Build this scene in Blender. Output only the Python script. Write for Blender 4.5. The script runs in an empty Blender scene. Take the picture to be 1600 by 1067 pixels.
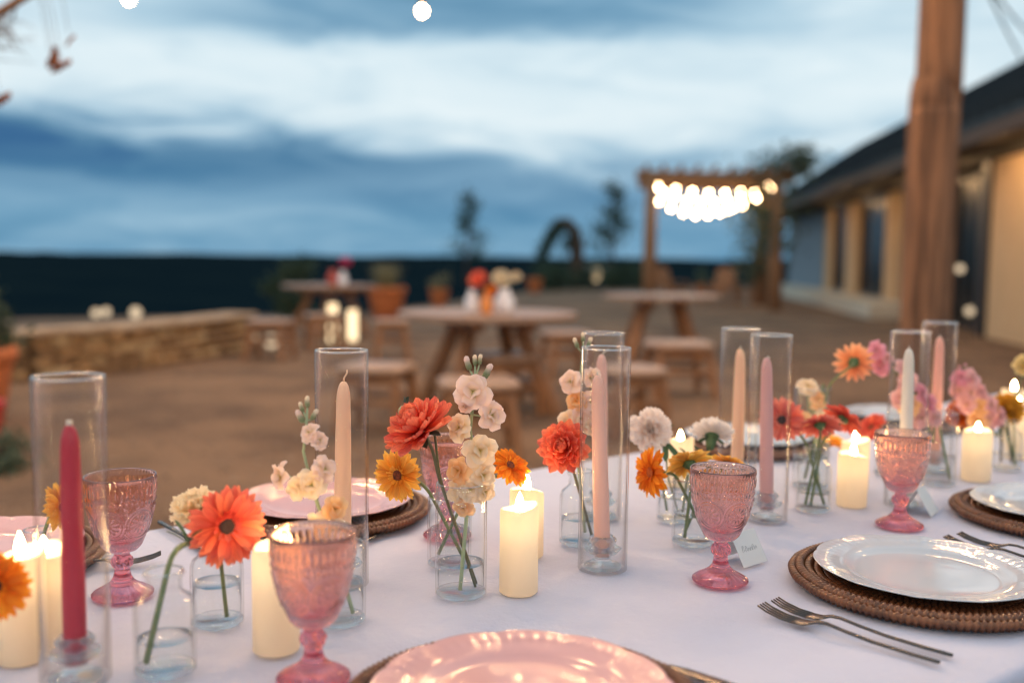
import bpy, math, random
from mathutils import Vector, Matrix, Quaternion, noise as mnoise

random.seed(7)
R = math.radians
scene = bpy.context.scene
COL = scene.collection

# ------------------------------------------------------------------ camera
CAM = Vector((0.0, 0.0, 1.16))
FPX = 35.0 / 36.0 * 1600.0
PITCH, ROLL = R(4.78), R(0.6)
CROT = Matrix.Rotation(math.pi / 2 - PITCH, 3, 'X') @ Matrix.Rotation(ROLL, 3, 'Z')
cam_data = bpy.data.cameras.new('camera')
cam_data.sensor_width = 36.0
cam_data.lens = 35.0
cam_data.clip_start = 0.02
cam_data.clip_end = 20000.0
cam_data.dof.use_dof = True
cam_data.dof.focus_distance = 1.25
cam_data.dof.aperture_fstop = 2.0
cam = bpy.data.objects.new('camera', cam_data)
cam.matrix_world = Matrix.Translation(CAM) @ CROT.to_4x4()
COL.objects.link(cam)
scene.camera = cam

# ------------------------------------------------------------------ world: dusk sky with bands of stratus
world = bpy.data.worlds.new('World')
scene.world = world
world.use_nodes = True
wt = world.node_tree
wt.nodes.clear()


class NT:
    """small helper that writes node trees tersely"""
    def __init__(self, tree):
        self.t = tree

    def n(self, kind, **kw):
        nd = self.t.nodes.new(kind)
        for k, v in kw.items():
            setattr(nd, k, v)
        return nd

    def l(self, a, b):
        self.t.links.new(a, b)

    def m(self, op, a, b=None, c=None, clamp=False):
        nd = self.t.nodes.new('ShaderNodeMath')
        nd.operation = op
        nd.use_clamp = clamp
        for i, v in enumerate((a, b, c)):
            if v is None:
                continue
            if isinstance(v, (int, float)):
                nd.inputs[i].default_value = v
            else:
                self.t.links.new(v, nd.inputs[i])
        return nd.outputs[0]

    def smooth(self, v, a, b, o0=0.0, o1=1.0):
        nd = self.t.nodes.new('ShaderNodeMapRange')
        nd.interpolation_type = 'SMOOTHSTEP'
        nd.inputs['From Min'].default_value = a
        nd.inputs['From Max'].default_value = b
        nd.inputs['To Min'].default_value = o0
        nd.inputs['To Max'].default_value = o1
        self.t.links.new(v, nd.inputs['Value'])
        return nd.outputs['Result']

    def ramp(self, fac, stops, interp='LINEAR'):
        nd = self.t.nodes.new('ShaderNodeValToRGB')
        cr = nd.color_ramp
        cr.interpolation = interp
        while len(cr.elements) < len(stops):
            cr.elements.new(0.5)
        for e, (p, c) in zip(cr.elements, stops):
            e.position = p
            e.color = (c[0], c[1], c[2], 1.0)
        if fac is not None:
            self.t.links.new(fac, nd.inputs[0])
        return nd.outputs[0]

    def noise(self, vec, scale, detail=3.0, rough=0.55, dist=0.0):
        nd = self.t.nodes.new('ShaderNodeTexNoise')
        nd.inputs['Scale'].default_value = scale
        nd.inputs['Detail'].default_value = detail
        nd.inputs['Roughness'].default_value = rough
        nd.inputs['Distortion'].default_value = dist
        if vec is not None:
            self.t.links.new(vec, nd.inputs['Vector'])
        return nd.outputs['Fac']


SUN_EL, SUN_ROT = R(-1.5), R(150)
nt = NT(wt)
tc = nt.n('ShaderNodeTexCoord')
sep = nt.n('ShaderNodeSeparateXYZ')
nt.l(tc.outputs['Generated'], sep.inputs[0])
el = nt.m('ARCSINE', sep.outputs[2])
az = nt.m('ARCTAN2', sep.outputs[0], sep.outputs[1])
eld = nt.m('MULTIPLY', el, 180 / math.pi)
azd = nt.m('MULTIPLY', az, 180 / math.pi)
comb = nt.n('ShaderNodeCombineXYZ')
# clouds are streaked along the horizon: stretch the lookup
nt.l(nt.m('MULTIPLY', sep.outputs[0], 2.0), comb.inputs[0])
nt.l(nt.m('MULTIPLY', sep.outputs[1], 2.0), comb.inputs[1])
nt.l(nt.m('MULTIPLY', el, 9.0), comb.inputs[2])
n_big = nt.noise(comb.outputs[0], 1.35, 4.0, 0.5, 0.3)
n_fine = nt.noise(comb.outputs[0], 3.2, 6.0, 0.58, 0.9)
nb = nt.m('SUBTRACT', n_big, 0.5)
nf = nt.m('SUBTRACT', n_fine, 0.5)
# wobble of the cloud edges
elw = nt.m('ADD', nt.m('ADD', eld, 0.7), nt.m('ADD', nt.m('MULTIPLY', nb, 4.5), nt.m('MULTIPLY', nf, 3.6)))
# stronger stratus bank on one side of the sky (and, opposite, again)
side = nt.m('ADD', 0.5, nt.m('MULTIPLY', 0.5, nt.m('COSINE', nt.m('MULTIPLY', nt.m('ADD', az, 0.60), 2.0))))
side = nt.m('POWER', side, 3.0)
elr = nt.m('ADD', elw, nt.m('MULTIPLY', nt.m('SUBTRACT', 1.0, side), 2.8))
lift = nt.smooth(elr, 5.4, 11.2)
band = nt.m('MULTIPLY', nt.smooth(elw, 4.3, 5.9), nt.smooth(elw, 8.6, 6.3))
top = nt.m('MULTIPLY', nt.smooth(elw, 11.7, 13.2), nt.m('ADD', 0.25, nt.m('MULTIPLY', 0.75, nt.smooth(nt.m('ABSOLUTE', nt.m('ADD', azd, 3.0)), 22.0, 7.0))))
t = nt.m('ADD', 0.385, nt.m('MULTIPLY', lift, 0.47))
t = nt.m('SUBTRACT', t, nt.m('MULTIPLY', band, nt.m('MULTIPLY', side, 0.36)))
t = nt.m('SUBTRACT', t, nt.m('MULTIPLY', top, 0.46))
t = nt.m('ADD', t, nt.m('MULTIPLY', nf, 0.48))
t = nt.m('ADD', t, nt.m('MULTIPLY', nb, 0.35))
cl = nt.ramp(t, [(0.0, (0.012, 0.125, 0.29)), (0.2, (0.055, 0.205, 0.36)), (0.4, (0.165, 0.345, 0.505)),
                 (0.65, (0.39, 0.58, 0.71)), (0.85, (0.65, 0.79, 0.86)), (1.0, (0.78, 0.88, 0.92))])
sky = nt.n('ShaderNodeTexSky', sky_type='NISHITA')
sky.sun_disc = False
sky.sun_elevation = SUN_EL
sky.sun_rotation = SUN_ROT
sky.altitude = 200.0
mixs = nt.n('ShaderNodeMix', data_type='RGBA', blend_type='ADD')
mixs.inputs[0].default_value = 0.10
nt.l(cl, mixs.inputs[6])
nt.l(sky.outputs[0], mixs.inputs[7])
bg = nt.n('ShaderNodeBackground')
bg.inputs['Strength'].default_value = 0.82
nt.l(mixs.outputs[2], bg.inputs['Color'])
wo = nt.n('ShaderNodeOutputWorld')
nt.l(bg.outputs[0], wo.inputs['Surface'])

# the last directional light left in the sky after sunset
sd = bpy.data.lights.new('sun', 'SUN')
sd.energy = 0.12
sd.angle = R(40)
sd.color = (1.0, 0.86, 0.78)
so = bpy.data.objects.new('sun', sd)
so.rotation_euler = (R(62), 0, R(150))
COL.objects.link(so)

# ------------------------------------------------------------------ exposure and render settings
scene.view_settings.view_transform = 'Standard'
scene.view_settings.look = 'None'
scene.view_settings.exposure = 0.34
scene.view_settings.gamma = 1.0
scene.view_settings.use_curve_mapping = False
cy = scene.cycles
cy.max_bounces = 18
cy.diffuse_bounces = 4
cy.glossy_bounces = 6
cy.transmission_bounces = 14
cy.transparent_max_bounces = 48
cy.sample_clamp_indirect = 10.0
cy.sample_clamp_direct = 0.0
cy.blur_glossy = 0.4
cy.use_denoising = True
try:
    cy.denoiser = 'OPENIMAGEDENOISE'
except Exception:
    pass
cy.use_light_tree = True
cy.filter_width = 1.15

# ------------------------------------------------------------------ photo pixel -> place
TZ = 0.752            # top of the tablecloth


def ray(px, py):
    return (CROT @ Vector(((px - 800.0) / FPX, -(py - 533.5) / FPX, -1.0))).normalized()


def on(px, py, z=0.0):
    d = ray(px, py)
    return CAM + d * ((z - CAM.z) / d.z)


def ont(px, py):
    return on(px, py, TZ)


def at(px, py, y):
    d = ray(px, py)
    return CAM + d * (y / d.y)


# ------------------------------------------------------------------ mesh helpers
class MB:
    def __init__(self):
        self.v, self.f, self.c = [], [], None

    def add(self, verts, faces, col=None):
        o = len(self.v)
        self.v.extend([tuple(p) for p in verts])
        self.f.extend([tuple(i + o for i in fc) for fc in faces])
        if col is not None:
            if self.c is None:
                self.c = [(1, 1, 1)] * o
            self.c.extend(col if isinstance(col, list) else [col] * len(verts))
        elif self.c is not None:
            self.c.extend([(1, 1, 1)] * len(verts))
        return self

    def box(self, a, b, M=None):
        x0, y0, z0 = a
        x1, y1, z1 = b
        vs = [Vector(p) for p in ((x0, y0, z0), (x1, y0, z0), (x1, y1, z0), (x0, y1, z0),
                                  (x0, y0, z1), (x1, y0, z1), (x1, y1, z1), (x0, y1, z1))]
        if M is not None:
            vs = [M @ p for p in vs]
        return self.add(vs, [(0, 3, 2, 1), (4, 5, 6, 7), (0, 1, 5, 4), (1, 2, 6, 5), (2, 3, 7, 6), (3, 0, 4, 7)])

    def bar(self, p, q, w, h=None, up=(0, 0, 1)):
        """square bar from p to q"""
        h = h or w
        p, q = Vector(p), Vector(q)
        d = (q - p).normalized()
        up = Vector(up)
        if abs(d.dot(up)) > 0.98:
            up = Vector((0, 1, 0))
        s = d.cross(up).normalized() * (w / 2)
        t_ = s.normalized().cross(d).normalized() * (h / 2)
        vs = [p - s - t_, p + s - t_, p + s + t_, p - s + t_, q - s - t_, q + s - t_, q + s + t_, q - s + t_]
        return self.add(vs, [(0, 3, 2, 1), (4, 5, 6, 7), (0, 1, 5, 4), (1, 2, 6, 5), (2, 3, 7, 6), (3, 0, 4, 7)])

    def tube(self, pts, rad, seg=8, caps=True, col=None):
        pts = [Vector(p) for p in pts]
        n = len(pts)
        if isinstance(rad, (int, float)):
            rad = [rad] * n
        vs, fs = [], []
        ref = Vector((0.3, 0.2, 0.93))
        for i, p in enumerate(pts):
            d = (pts[min(i + 1, n - 1)] - pts[max(i - 1, 0)]).normalized()
            if abs(d.dot(ref)) > 0.97:
                ref = Vector((1, 0, 0))
            s = d.cross(ref).normalized()
            u = s.cross(d).normalized()
            ref = u
            for k in range(seg):
                a = 2 * math.pi * k / seg
                vs.append(p + (s * math.cos(a) + u * math.sin(a)) * rad[i])
        for i in range(n - 1):
            for k in range(seg):
                k2 = (k + 1) % seg
                fs.append((i * seg + k, i * seg + k2, (i + 1) * seg + k2, (i + 1) * seg + k))
        if caps:
            fs.append(tuple(range(seg))[::-1])
            fs.append(tuple((n - 1) * seg + k for k in range(seg)))
        return self.add(vs, fs, col)

    def lathe(self, prof, seg=32, fn=None, closed=False, off=(0, 0, 0)):
        """prof: list of (r, z); fn(r, z, a) -> (r, z) may carve a pattern"""
        vs, fs = [], []
        idx = []
        ox, oy, oz = off
        for (r, z) in prof:
            if r < 1e-6:
                idx.append([len(vs)] * seg)
                vs.append((ox, oy, oz + z))
                continue
            row = []
            for k in range(seg):
                a = 2 * math.pi * k / seg
                rr, zz = (r, z) if fn is None else fn(r, z, a)
                row.append(len(vs))
                vs.append((ox + rr * math.cos(a), oy + rr * math.sin(a), oz + zz))
            idx.append(row)
        rows = len(idx)
        for i in range(rows if closed else rows - 1):
            A, B = idx[i], idx[(i + 1) % rows]
            for k in range(seg):
                k2 = (k + 1) % seg
                q = [A[k], A[k2], B[k2], B[k]]
                u = []
                for x in q:
                    if x not in u:
                        u.append(x)
                if len(u) > 2:
                    fs.append(tuple(u))
        return self.add(vs, fs)

    def mesh(self, name, smooth=True):
        me = bpy.data.meshes.new(name)
        me.from_pydata(self.v, [], self.f)
        if smooth:
            me.polygons.foreach_set('use_smooth', [True] * len(me.polygons))
        if self.c is not None:
            at_ = me.color_attributes.new('Col', 'FLOAT_COLOR', 'POINT')
            flat = []
            for c in self.c:
                flat.extend((c[0], c[1], c[2], 1.0))
            at_.data.foreach_set('color', flat)
        me.update()
        return me

    def build(self, name, mat, parent=None, smooth=True, M=None):
        return put(name, self.mesh(name, smooth), mat, parent, M)


def put(name, me, mat, parent=None, M=None):
    if mat is not None and not me.materials:
        me.materials.append(mat)
    o = bpy.data.objects.new(name, me)
    COL.objects.link(o)
    if parent is not None:
        o.parent = parent
    if M is not None:
        o.matrix_basis = M
    return o


def tag(o, label=None, cat=None, group=None, kind=None):
    if label:
        o['label'] = label
    if cat:
        o['category'] = cat
    if group:
        o['group'] = group
    if kind:
        o['kind'] = kind
    return o


def thing(name, label, cat, loc=(0, 0, 0), rz=0.0, group=None):
    o = bpy.data.objects.new(name, None)
    o.empty_display_size = 0.05
    COL.objects.link(o)
    o.location = loc
    o.rotation_euler = (0, 0, rz)
    return tag(o, label, cat, group)


def bevel(o, w, seg=2):
    m = o.modifiers.new('bevel', 'BEVEL')
    m.width = w
    m.segments = seg
    m.limit_method = 'ANGLE'
    return o


def flat_angle(o, deg=35):
    try:
        o.data.set_sharp_from_angle(angle=R(deg))
    except Exception:
        pass
    return o


def frame_z(nrm, spin=0.0):
    """rotation whose local +Z points along nrm"""
    q = Vector((0, 0, 1)).rotation_difference(Vector(nrm).normalized())
    return (q @ Quaternion((0, 0, 1), spin)).to_matrix().to_4x4()


def bez(p0, p1, p2, p3, n):
    out = []
    for i in range(n + 1):
        s = i / n
        out.append(p0 * (1 - s) ** 3 + p1 * 3 * s * (1 - s) ** 2 + p2 * 3 * s * s * (1 - s) + p3 * s ** 3)
    return out


# ------------------------------------------------------------------ materials
MATS = {}


def pbr(name, color, rough=0.6, metal=0.0, var=None, bump=None, spec=0.5, sss=0.0, coord='Object',
        stretch=(1, 1, 1), attr=None, gen=None, sheen=0.0, coat=0.0, transl=0.0):
    """var=(scale, amount, colour2) mottles; bump=(scale, strength); gen=ramp stops along generated X"""
    if name in MATS:
        return MATS[name]
    m = bpy.data.materials.new(name)
    m.use_nodes = True
    q = NT(m.node_tree)
    bs = m.node_tree.nodes['Principled BSDF']
    bs.inputs['Roughness'].default_value = rough
    bs.inputs['Metallic'].default_value = metal
    bs.inputs['Specular IOR Level'].default_value = spec
    bs.inputs['Base Color'].default_value = (*color, 1)
    if sss:
        bs.inputs['Subsurface Weight'].default_value = sss
        bs.inputs['Subsurface Radius'].default_value = (1.0, 0.55, 0.3)
        bs.inputs['Subsurface Scale'].default_value = 0.012
    if sheen:
        bs.inputs['Sheen Weight'].default_value = sheen
    if coat:
        bs.inputs['Coat Weight'].default_value = coat
        bs.inputs['Coat Roughness'].default_value = 0.06
    t_ = q.n('ShaderNodeTexCoord')
    mp = q.n('ShaderNodeMapping')
    mp.inputs['Scale'].default_value = stretch
    q.l(t_.outputs[coord], mp.inputs['Vector'])
    src = None
    if attr:
        a_ = q.n('ShaderNodeAttribute')
        a_.attribute_name = attr
        src = a_.outputs['Color']
    elif gen:
        sp = q.n('ShaderNodeSeparateXYZ')
        q.l(t_.outputs['Generated'], sp.inputs[0])
        src = q.ramp(sp.outputs[0], gen)
    if var:
        nz = q.noise(mp.outputs[0], var[0], 6.0, 0.6)
        fac = q.smooth(nz, 0.35, 0.68, 0.0, var[1])
        mx = q.n('ShaderNodeMix', data_type='RGBA')
        q.l(fac, mx.inputs[0])
        if src is not None:
            q.l(src, mx.inputs[6])
        else:
            mx.inputs[6].default_value = (*color, 1)
        mx.inputs[7].default_value = (*var[2], 1)
        src = mx.outputs[2]
    if src is not None:
        q.l(src, bs.inputs['Base Color'])
    if bump:
        nz = q.noise(mp.outputs[0], bump[0], 5.0, 0.6)
        bp = q.n('ShaderNodeBump')
        bp.inputs['Strength'].default_value = bump[1]
        bp.inputs['Distance'].default_value = bump[2] if len(bump) > 2 else 0.01
        q.l(nz, bp.inputs['Height'])
        q.l(bp.outputs[0], bs.inputs['Normal'])
    if transl:
        tr = q.n('ShaderNodeBsdfTranslucent')
        if src is not None:
            q.l(src, tr.inputs['Color'])
        else:
            tr.inputs['Color'].default_value = (*color, 1)
        ms = q.n('ShaderNodeMixShader')
        ms.inputs[0].default_value = transl
        q.l(bs.outputs[0], ms.inputs[1])
        q.l(tr.outputs[0], ms.inputs[2])
        q.l(ms.outputs[0], m.node_tree.nodes['Material Output'].inputs['Surface'])
    MATS[name] = m
    return m


def emis(name, color, strength):
    if name in MATS:
        return MATS[name]
    m = bpy.data.materials.new(name)
    m.use_nodes = True
    nn = m.node_tree.nodes
    nn.clear()
    q = NT(m.node_tree)
    e = q.n('ShaderNodeEmission')
    e.inputs['Color'].default_value = (*color, 1)
    e.inputs['Strength'].default_value = strength
    o = q.n('ShaderNodeOutputMaterial')
    q.l(e.outputs[0], o.inputs['Surface'])
    MATS[name] = m
    return m


def thin_glass(name, tint=(0.97, 0.98, 0.98), rough=0.02, streak=False, f0=0.045):
    """thin-walled glass: passes straight through, mirrors more at grazing angles"""
    m = bpy.data.materials.new(name)
    m.use_nodes = True
    m.node_tree.nodes.clear()
    q = NT(m.node_tree)
    lw = q.n('ShaderNodeLayerWeight')
    lw.inputs['Blend'].default_value = 0.5
    fac = q.m('ADD', f0, q.m('MULTIPLY', 1 - f0, q.m('POWER', lw.outputs['Facing'], 5.5)), clamp=True)
    tr = q.n('ShaderNodeBsdfTransparent')
    # seen edge-on, the light crosses more glass and is absorbed more
    edge_c = (0.66, 0.58, 0.48) if streak else (0.74, 0.77, 0.76)
    q.l(q.ramp(q.m('POWER', lw.outputs['Facing'], 3.0), [(0.0, tint), (0.35, tint), (1.0, edge_c)]), tr.inputs['Color'])
    gl = q.n('ShaderNodeBsdfAnisotropic')
    gl.inputs['Roughness'].default_value = rough
    if streak:      # drawn glass is faintly rippled across its height: highlights smear into upright streaks
        tcd = q.n('ShaderNodeTexCoord')
        mp = q.n('ShaderNodeMapping')
        mp.inputs['Scale'].default_value = (2.5, 2.5, 260)
        q.l(tcd.outputs['Object'], mp.inputs['Vector'])
        nz = q.noise(mp.outputs[0], 1.0, 2.0, 0.5)
        bp = q.n('ShaderNodeBump')
        bp.inputs['Strength'].default_value = 1.0
        bp.inputs['Distance'].default_value = 0.0016
        q.l(nz, bp.inputs['Height'])
        q.l(bp.outputs[0], gl.inputs['Normal'])
    ms = q.n('ShaderNodeMixShader')
    q.l(fac, ms.inputs[0])
    q.l(tr.outputs[0], ms.inputs[1])
    q.l(gl.outputs[0], ms.inputs[2])
    o = q.n('ShaderNodeOutputMaterial')
    q.l(ms.outputs[0], o.inputs['Surface'])
    MATS[name] = m
    return m


def solid_glass(name, color=(1, 1, 1), rough=0.0, ior=1.48, zramp=None, clear=0.0):
    m = bpy.data.materials.new(name)
    m.use_nodes = True
    bs = m.node_tree.nodes['Principled BSDF']
    q = NT(m.node_tree)
    bs.inputs['Base Color'].default_value = (*color, 1)
    bs.inputs['Roughness'].default_value = rough
    bs.inputs['IOR'].default_value = ior
    bs.inputs['Transmission Weight'].default_value = 1.0
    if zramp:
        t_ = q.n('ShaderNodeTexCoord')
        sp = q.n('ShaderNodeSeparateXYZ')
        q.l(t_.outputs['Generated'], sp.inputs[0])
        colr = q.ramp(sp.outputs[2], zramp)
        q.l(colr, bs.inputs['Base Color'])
    if clear:      # moulded glass passes part of the light straight through its walls
        tr = q.n('ShaderNodeBsdfTransparent')
        if zramp:
            q.l(colr, tr.inputs['Color'])
        else:
            tr.inputs['Color'].default_value = (*color, 1)
        ms = q.n('ShaderNodeMixShader')
        ms.inputs[0].default_value = clear
        q.l(bs.outputs[0], ms.inputs[1])
        q.l(tr.outputs[0], ms.inputs[2])
        q.l(ms.outputs[0], m.node_tree.nodes['Material Output'].inputs['Surface'])
    MATS[name] = m
    return m

# ------------------------------------------------------------------ shared materials of the place
M_DIRT = pbr('decomposed granite', (0.30, 0.185, 0.115), 0.95, var=(0.9, 1.0, (0.15, 0.095, 0.066)), bump=(60, 0.8, 0.03), spec=0.12)
M_VALLEY = pbr('dark woodland', (0.006, 0.014, 0.019), 1.0, var=(0.02, 0.8, (0.013, 0.022, 0.024)), spec=0.0)
M_STONE = [pbr('limestone a', (0.46, 0.28, 0.13), 0.9, var=(9, 0.8, (0.24, 0.14, 0.065)), bump=(30, 0.6, 0.01)),
           pbr('limestone b', (0.32, 0.185, 0.085), 0.9, var=(9, 0.8, (0.17, 0.105, 0.06)), bump=(30, 0.6, 0.01)),
           pbr('limestone c', (0.55, 0.39, 0.21), 0.9, var=(9, 0.8, (0.36, 0.24, 0.12)), bump=(30, 0.6, 0.01))]
M_CAP = pbr('limestone cap', (0.44, 0.32, 0.21), 0.85, var=(5, 0.7, (0.30, 0.21, 0.14)), bump=(25, 0.4, 0.01))
M_MORTAR = pbr('mortar', (0.16, 0.12, 0.08), 0.95, bump=(40, 0.5, 0.01))
M_WOOD = pbr('oiled wood', (0.34, 0.15, 0.056), 0.55, var=(14, 0.8, (0.20, 0.095, 0.045)), stretch=(1, 1, 0.15), bump=(30, 0.2, 0.005))
M_TOPW = pbr('weathered table boards', (0.36, 0.235, 0.16), 0.38, var=(18, 0.7, (0.24, 0.14, 0.085)), stretch=(0.15, 1, 1))
M_SEAT = pbr('stool seat wood', (0.40, 0.25, 0.16), 0.36, var=(12, 0.7, (0.27, 0.15, 0.085)))
M_POST = pbr('peeled log', (0.27, 0.135, 0.07), 0.8, var=(26, 1.0, (0.075, 0.038, 0.022)), stretch=(1, 1, 0.06), bump=(40, 0.9, 0.02))
M_PERG = pbr('cedar pole', (0.36, 0.19, 0.09), 0.8, var=(10, 0.7, (0.22, 0.11, 0.06)), stretch=(1, 1, 0.2))
M_TERRA = pbr('terracotta', (0.55, 0.16, 0.045), 0.8, var=(8, 0.6, (0.38, 0.12, 0.05)), bump=(40, 0.2, 0.005))
M_REDPOT = pbr('red glaze', (0.45, 0.03, 0.03), 0.35)
M_SOIL = pbr('potting soil', (0.04, 0.028, 0.02), 1.0, bump=(80, 0.8, 0.01))
M_STUCCO = pbr('tan stucco', (0.62, 0.42, 0.24), 0.9, var=(4, 0.4, (0.54, 0.35, 0.19)), bump=(90, 0.3, 0.004))
M_PLINTH = pbr('pale concrete', (0.62, 0.55, 0.44), 0.85, var=(3, 0.5, (0.5, 0.44, 0.35)))
M_ROOF = pbr('dark standing seam metal', (0.012, 0.02, 0.027), 0.6, var=(2, 0.4, (0.018, 0.026, 0.034)), spec=0.2)
M_BLACK = pbr('black metal', (0.012, 0.012, 0.013), 0.45)
M_FASCIA = pbr('stained fascia', (0.075, 0.05, 0.036), 0.7, var=(6, 0.6, (0.1, 0.06, 0.04)))
M_SOFFIT = pbr('dark soffit', (0.03, 0.025, 0.022), 0.8)
M_FRAME = pbr('dark window frame', (0.02, 0.018, 0.02), 0.4)
M_PANE = pbr('dark window pane', (0.008, 0.010, 0.012), 0.25, spec=0.12)
M_CURT = pbr('linen curtain', (0.40, 0.36, 0.28), 0.9, var=(20, 0.5, (0.3, 0.26, 0.2)), stretch=(6, 6, 0.2))
M_CABLE = pbr('black cable', (0.012, 0.012, 0.012), 0.6)
M_BARK = pbr('bark', (0.10, 0.06, 0.04), 0.9, var=(12, 0.8, (0.05, 0.03, 0.02)), stretch=(1, 1, 0.3), bump=(30, 0.6, 0.01))
M_LEAF = pbr('dark leaf', (0.045, 0.075, 0.035), 0.6, var=(3, 0.8, (0.03, 0.055, 0.03)), transl=0.25)
M_LEAF2 = pbr('sage leaf', (0.11, 0.14, 0.09), 0.7, var=(3, 0.8, (0.07, 0.10, 0.06)), transl=0.25)
M_GRASSY = pbr('dry grass blade', (0.28, 0.24, 0.13), 0.8, var=(3, 0.7, (0.18, 0.17, 0.09)), transl=0.25)
M_DRY = pbr('dry oak leaf', (0.30, 0.10, 0.03), 0.7, var=(20, 0.7, (0.14, 0.05, 0.02)), transl=0.3)
E_BULB = emis('lit filament bulb', (1.0, 0.60, 0.30), 60.0)
E_HIGHFILL = emis('added high fill bulb', (1.0, 0.55, 0.24), 750.0)
E_NEAR = emis('bright filament bulb', (1.0, 0.57, 0.27), 330.0)
E_BACK = emis('softer filament bulb', (1.0, 0.57, 0.27), 130.0)
E_PERG = emis('lit pergola bulb', (1.0, 0.64, 0.33), 60.0)
E_LANT = emis('lit lantern', (1.0, 0.72, 0.42), 1.8)
E_DIM = emis('dim globe lamp', (1.0, 0.76, 0.50), 0.8)
E_WALLFILL = emis('added wall fill strip', (1.0, 0.62, 0.30), 60.0)

# ------------------------------------------------------------------ ground, valley
edge = [(-16, -12), (-16, 14.5), (-9, 17.5), (-3, 20.5), (1.0, 37), (9, 44), (60, 46), (60, -12)]
mb = MB()
n = len(edge)
inner = [(x, y, 0.0) for x, y in edge]
cx = sum(p[0] for p in edge) / n
cyy = sum(p[1] for p in edge) / n
outer = [(cx + (x - cx) * 1.5, cyy + (y - cyy) * 1.5, -14.0) for x, y in edge]
mb.add(inner + outer, [tuple(range(n))[::-1]] + [(i, (i + 1) % n, n + (i + 1) % n, n + i) for i in range(n)])
g = mb.build('ground', M_DIRT, smooth=False)
tag(g, kind='structure')

mb = MB()
ys = [-400, -100, 20, 60, 100, 150, 220, 300, 400, 550, 750, 1000, 1400, 2000, 2800, 3800, 5000, 6500, 8500]
NXV = 170
for yy in ys:
    w = max(600, yy * 1.6)
    for i in range(NXV + 1):
        x = -w + 2 * w * i / NXV
        h = -13.5 + 5 * mnoise.noise(Vector((x / 160, yy / 160, 0.3)))
        h += 2.0 * mnoise.noise(Vector((x / 25, yy / 40, 1.3)))
        if yy > 900:
            h += (yy - 900) * 0.0021 + 28 * mnoise.noise(Vector((x / 1100, yy / 1500, 5.2))) + 9 * mnoise.noise(Vector((x / 170, yy / 700, 2.2)))
        mb.v.append((x, yy, h))
for j in range(len(ys) - 1):
    for i in range(NXV):
        a = j * (NXV + 1) + i
        mb.f.append((a, a + 1, a + NXV + 2, a + NXV + 1))
tag(mb.build('valley', M_VALLEY, smooth=False), kind='structure')

# loose grit on the courtyard
gv = MB()
rgv = random.Random(12)
ico = [(0, 0, 1), (.89, 0, .45), (.28, .85, .45), (-.72, .53, .45), (-.72, -.53, .45), (.28, -.85, .45), (.5, .6, -.4), (-.6, .1, -.4), (.3, -.7, -.4)]
icf = [(0, 1, 2), (0, 2, 3), (0, 3, 4), (0, 4, 5), (0, 5, 1), (1, 6, 2), (2, 6, 3), (3, 6, 7), (3, 7, 4), (4, 7, 8), (4, 8, 5), (5, 8, 1), (1, 8, 6)]
for _ in range(7000):
    yy = 2.2 + 12.5 * rgv.random() ** 1.6
    xx = rgv.uniform(-0.62, 0.5) * yy
    s_ = rgv.uniform(0.006, 0.018) * (1.6 if rgv.random() < 0.06 else 1)
    a = rgv.uniform(0, 6.28)
    ca, sa = math.cos(a) * s_, math.sin(a) * s_
    fl_ = rgv.uniform(0.4, 0.8)
    gv.add([(xx + x * ca - y * sa, yy + x * sa + y * ca, z_ * s_ * fl_ + s_ * 0.15) for x, y, z_ in ico], icf)
tag(gv.build('gravel', pbr('grit', (0.36, 0.25, 0.17), 0.9, var=(3, 0.9, (0.16, 0.10, 0.07))), smooth=False), 'loose tan grit scattered over the courtyard ground', 'gravel', kind='stuff')

# ------------------------------------------------------------------ low stone wall, stone by stone
stone_pool = []
for k in range(9):
    b = MB()
    N = 3
    rr = random.Random(50 + k)
    seen = {}

    def sv(x, y, z):
        key = (x, y, z)
        if key not in seen:
            v = Vector((x / N * 2 - 1, y / N * 2 - 1, z / N * 2 - 1))
            s = v * (0.78 + 0.22 / max(1.0, v.length))
            s += Vector((rr.uniform(-.07, .07), rr.uniform(-.07, .07), rr.uniform(-.07, .07)))
            seen[key] = len(b.v)
            b.v.append(tuple(s * 0.5))
        return seen[key]
    for i in range(N):
        for j in range(N):
            for (fx) in range(6):
                if fx == 0: q4 = [(i, j, 0), (i, j + 1, 0), (i + 1, j + 1, 0), (i + 1, j, 0)]
                if fx == 1: q4 = [(i, j, N), (i + 1, j, N), (i + 1, j + 1, N), (i, j + 1, N)]
                if fx == 2: q4 = [(i, 0, j), (i + 1, 0, j), (i + 1, 0, j + 1), (i, 0, j + 1)]
                if fx == 3: q4 = [(i, N, j), (i, N, j + 1), (i + 1, N, j + 1), (i + 1, N, j)]
                if fx == 4: q4 = [(0, i, j), (0, i, j + 1), (0, i + 1, j + 1), (0, i + 1, j)]
                if fx == 5: q4 = [(N, i, j), (N, i + 1, j), (N, i + 1, j + 1), (N, i, j + 1)]
                b.f.append(tuple(sv(*p) for p in q4))
    for mi, mm in enumerate(M_STONE):
        me = b.mesh('stone', True)
        me.materials.append(mm)
        stone_pool.append(me)
cap_mesh = []
for k in range(3):
    me = stone_pool[k * 3].copy()
    me.materials.clear()
    me.materials.append(M_CAP)
    cap_mesh.append(me)

wpts = [Vector((-3.36, 12.35, 0)), Vector((-3.62, 11.1, 0)), Vector((-3.95, 9.9, 0)), Vector((-4.5, 9.1, 0)), Vector((-5.6, 8.6, 0)), Vector((-6.8, 8.4, 0))]
wall = thing('stone_wall', 'low curved seat wall of rough tan limestone at left of the courtyard', 'wall', wpts[2])


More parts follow.
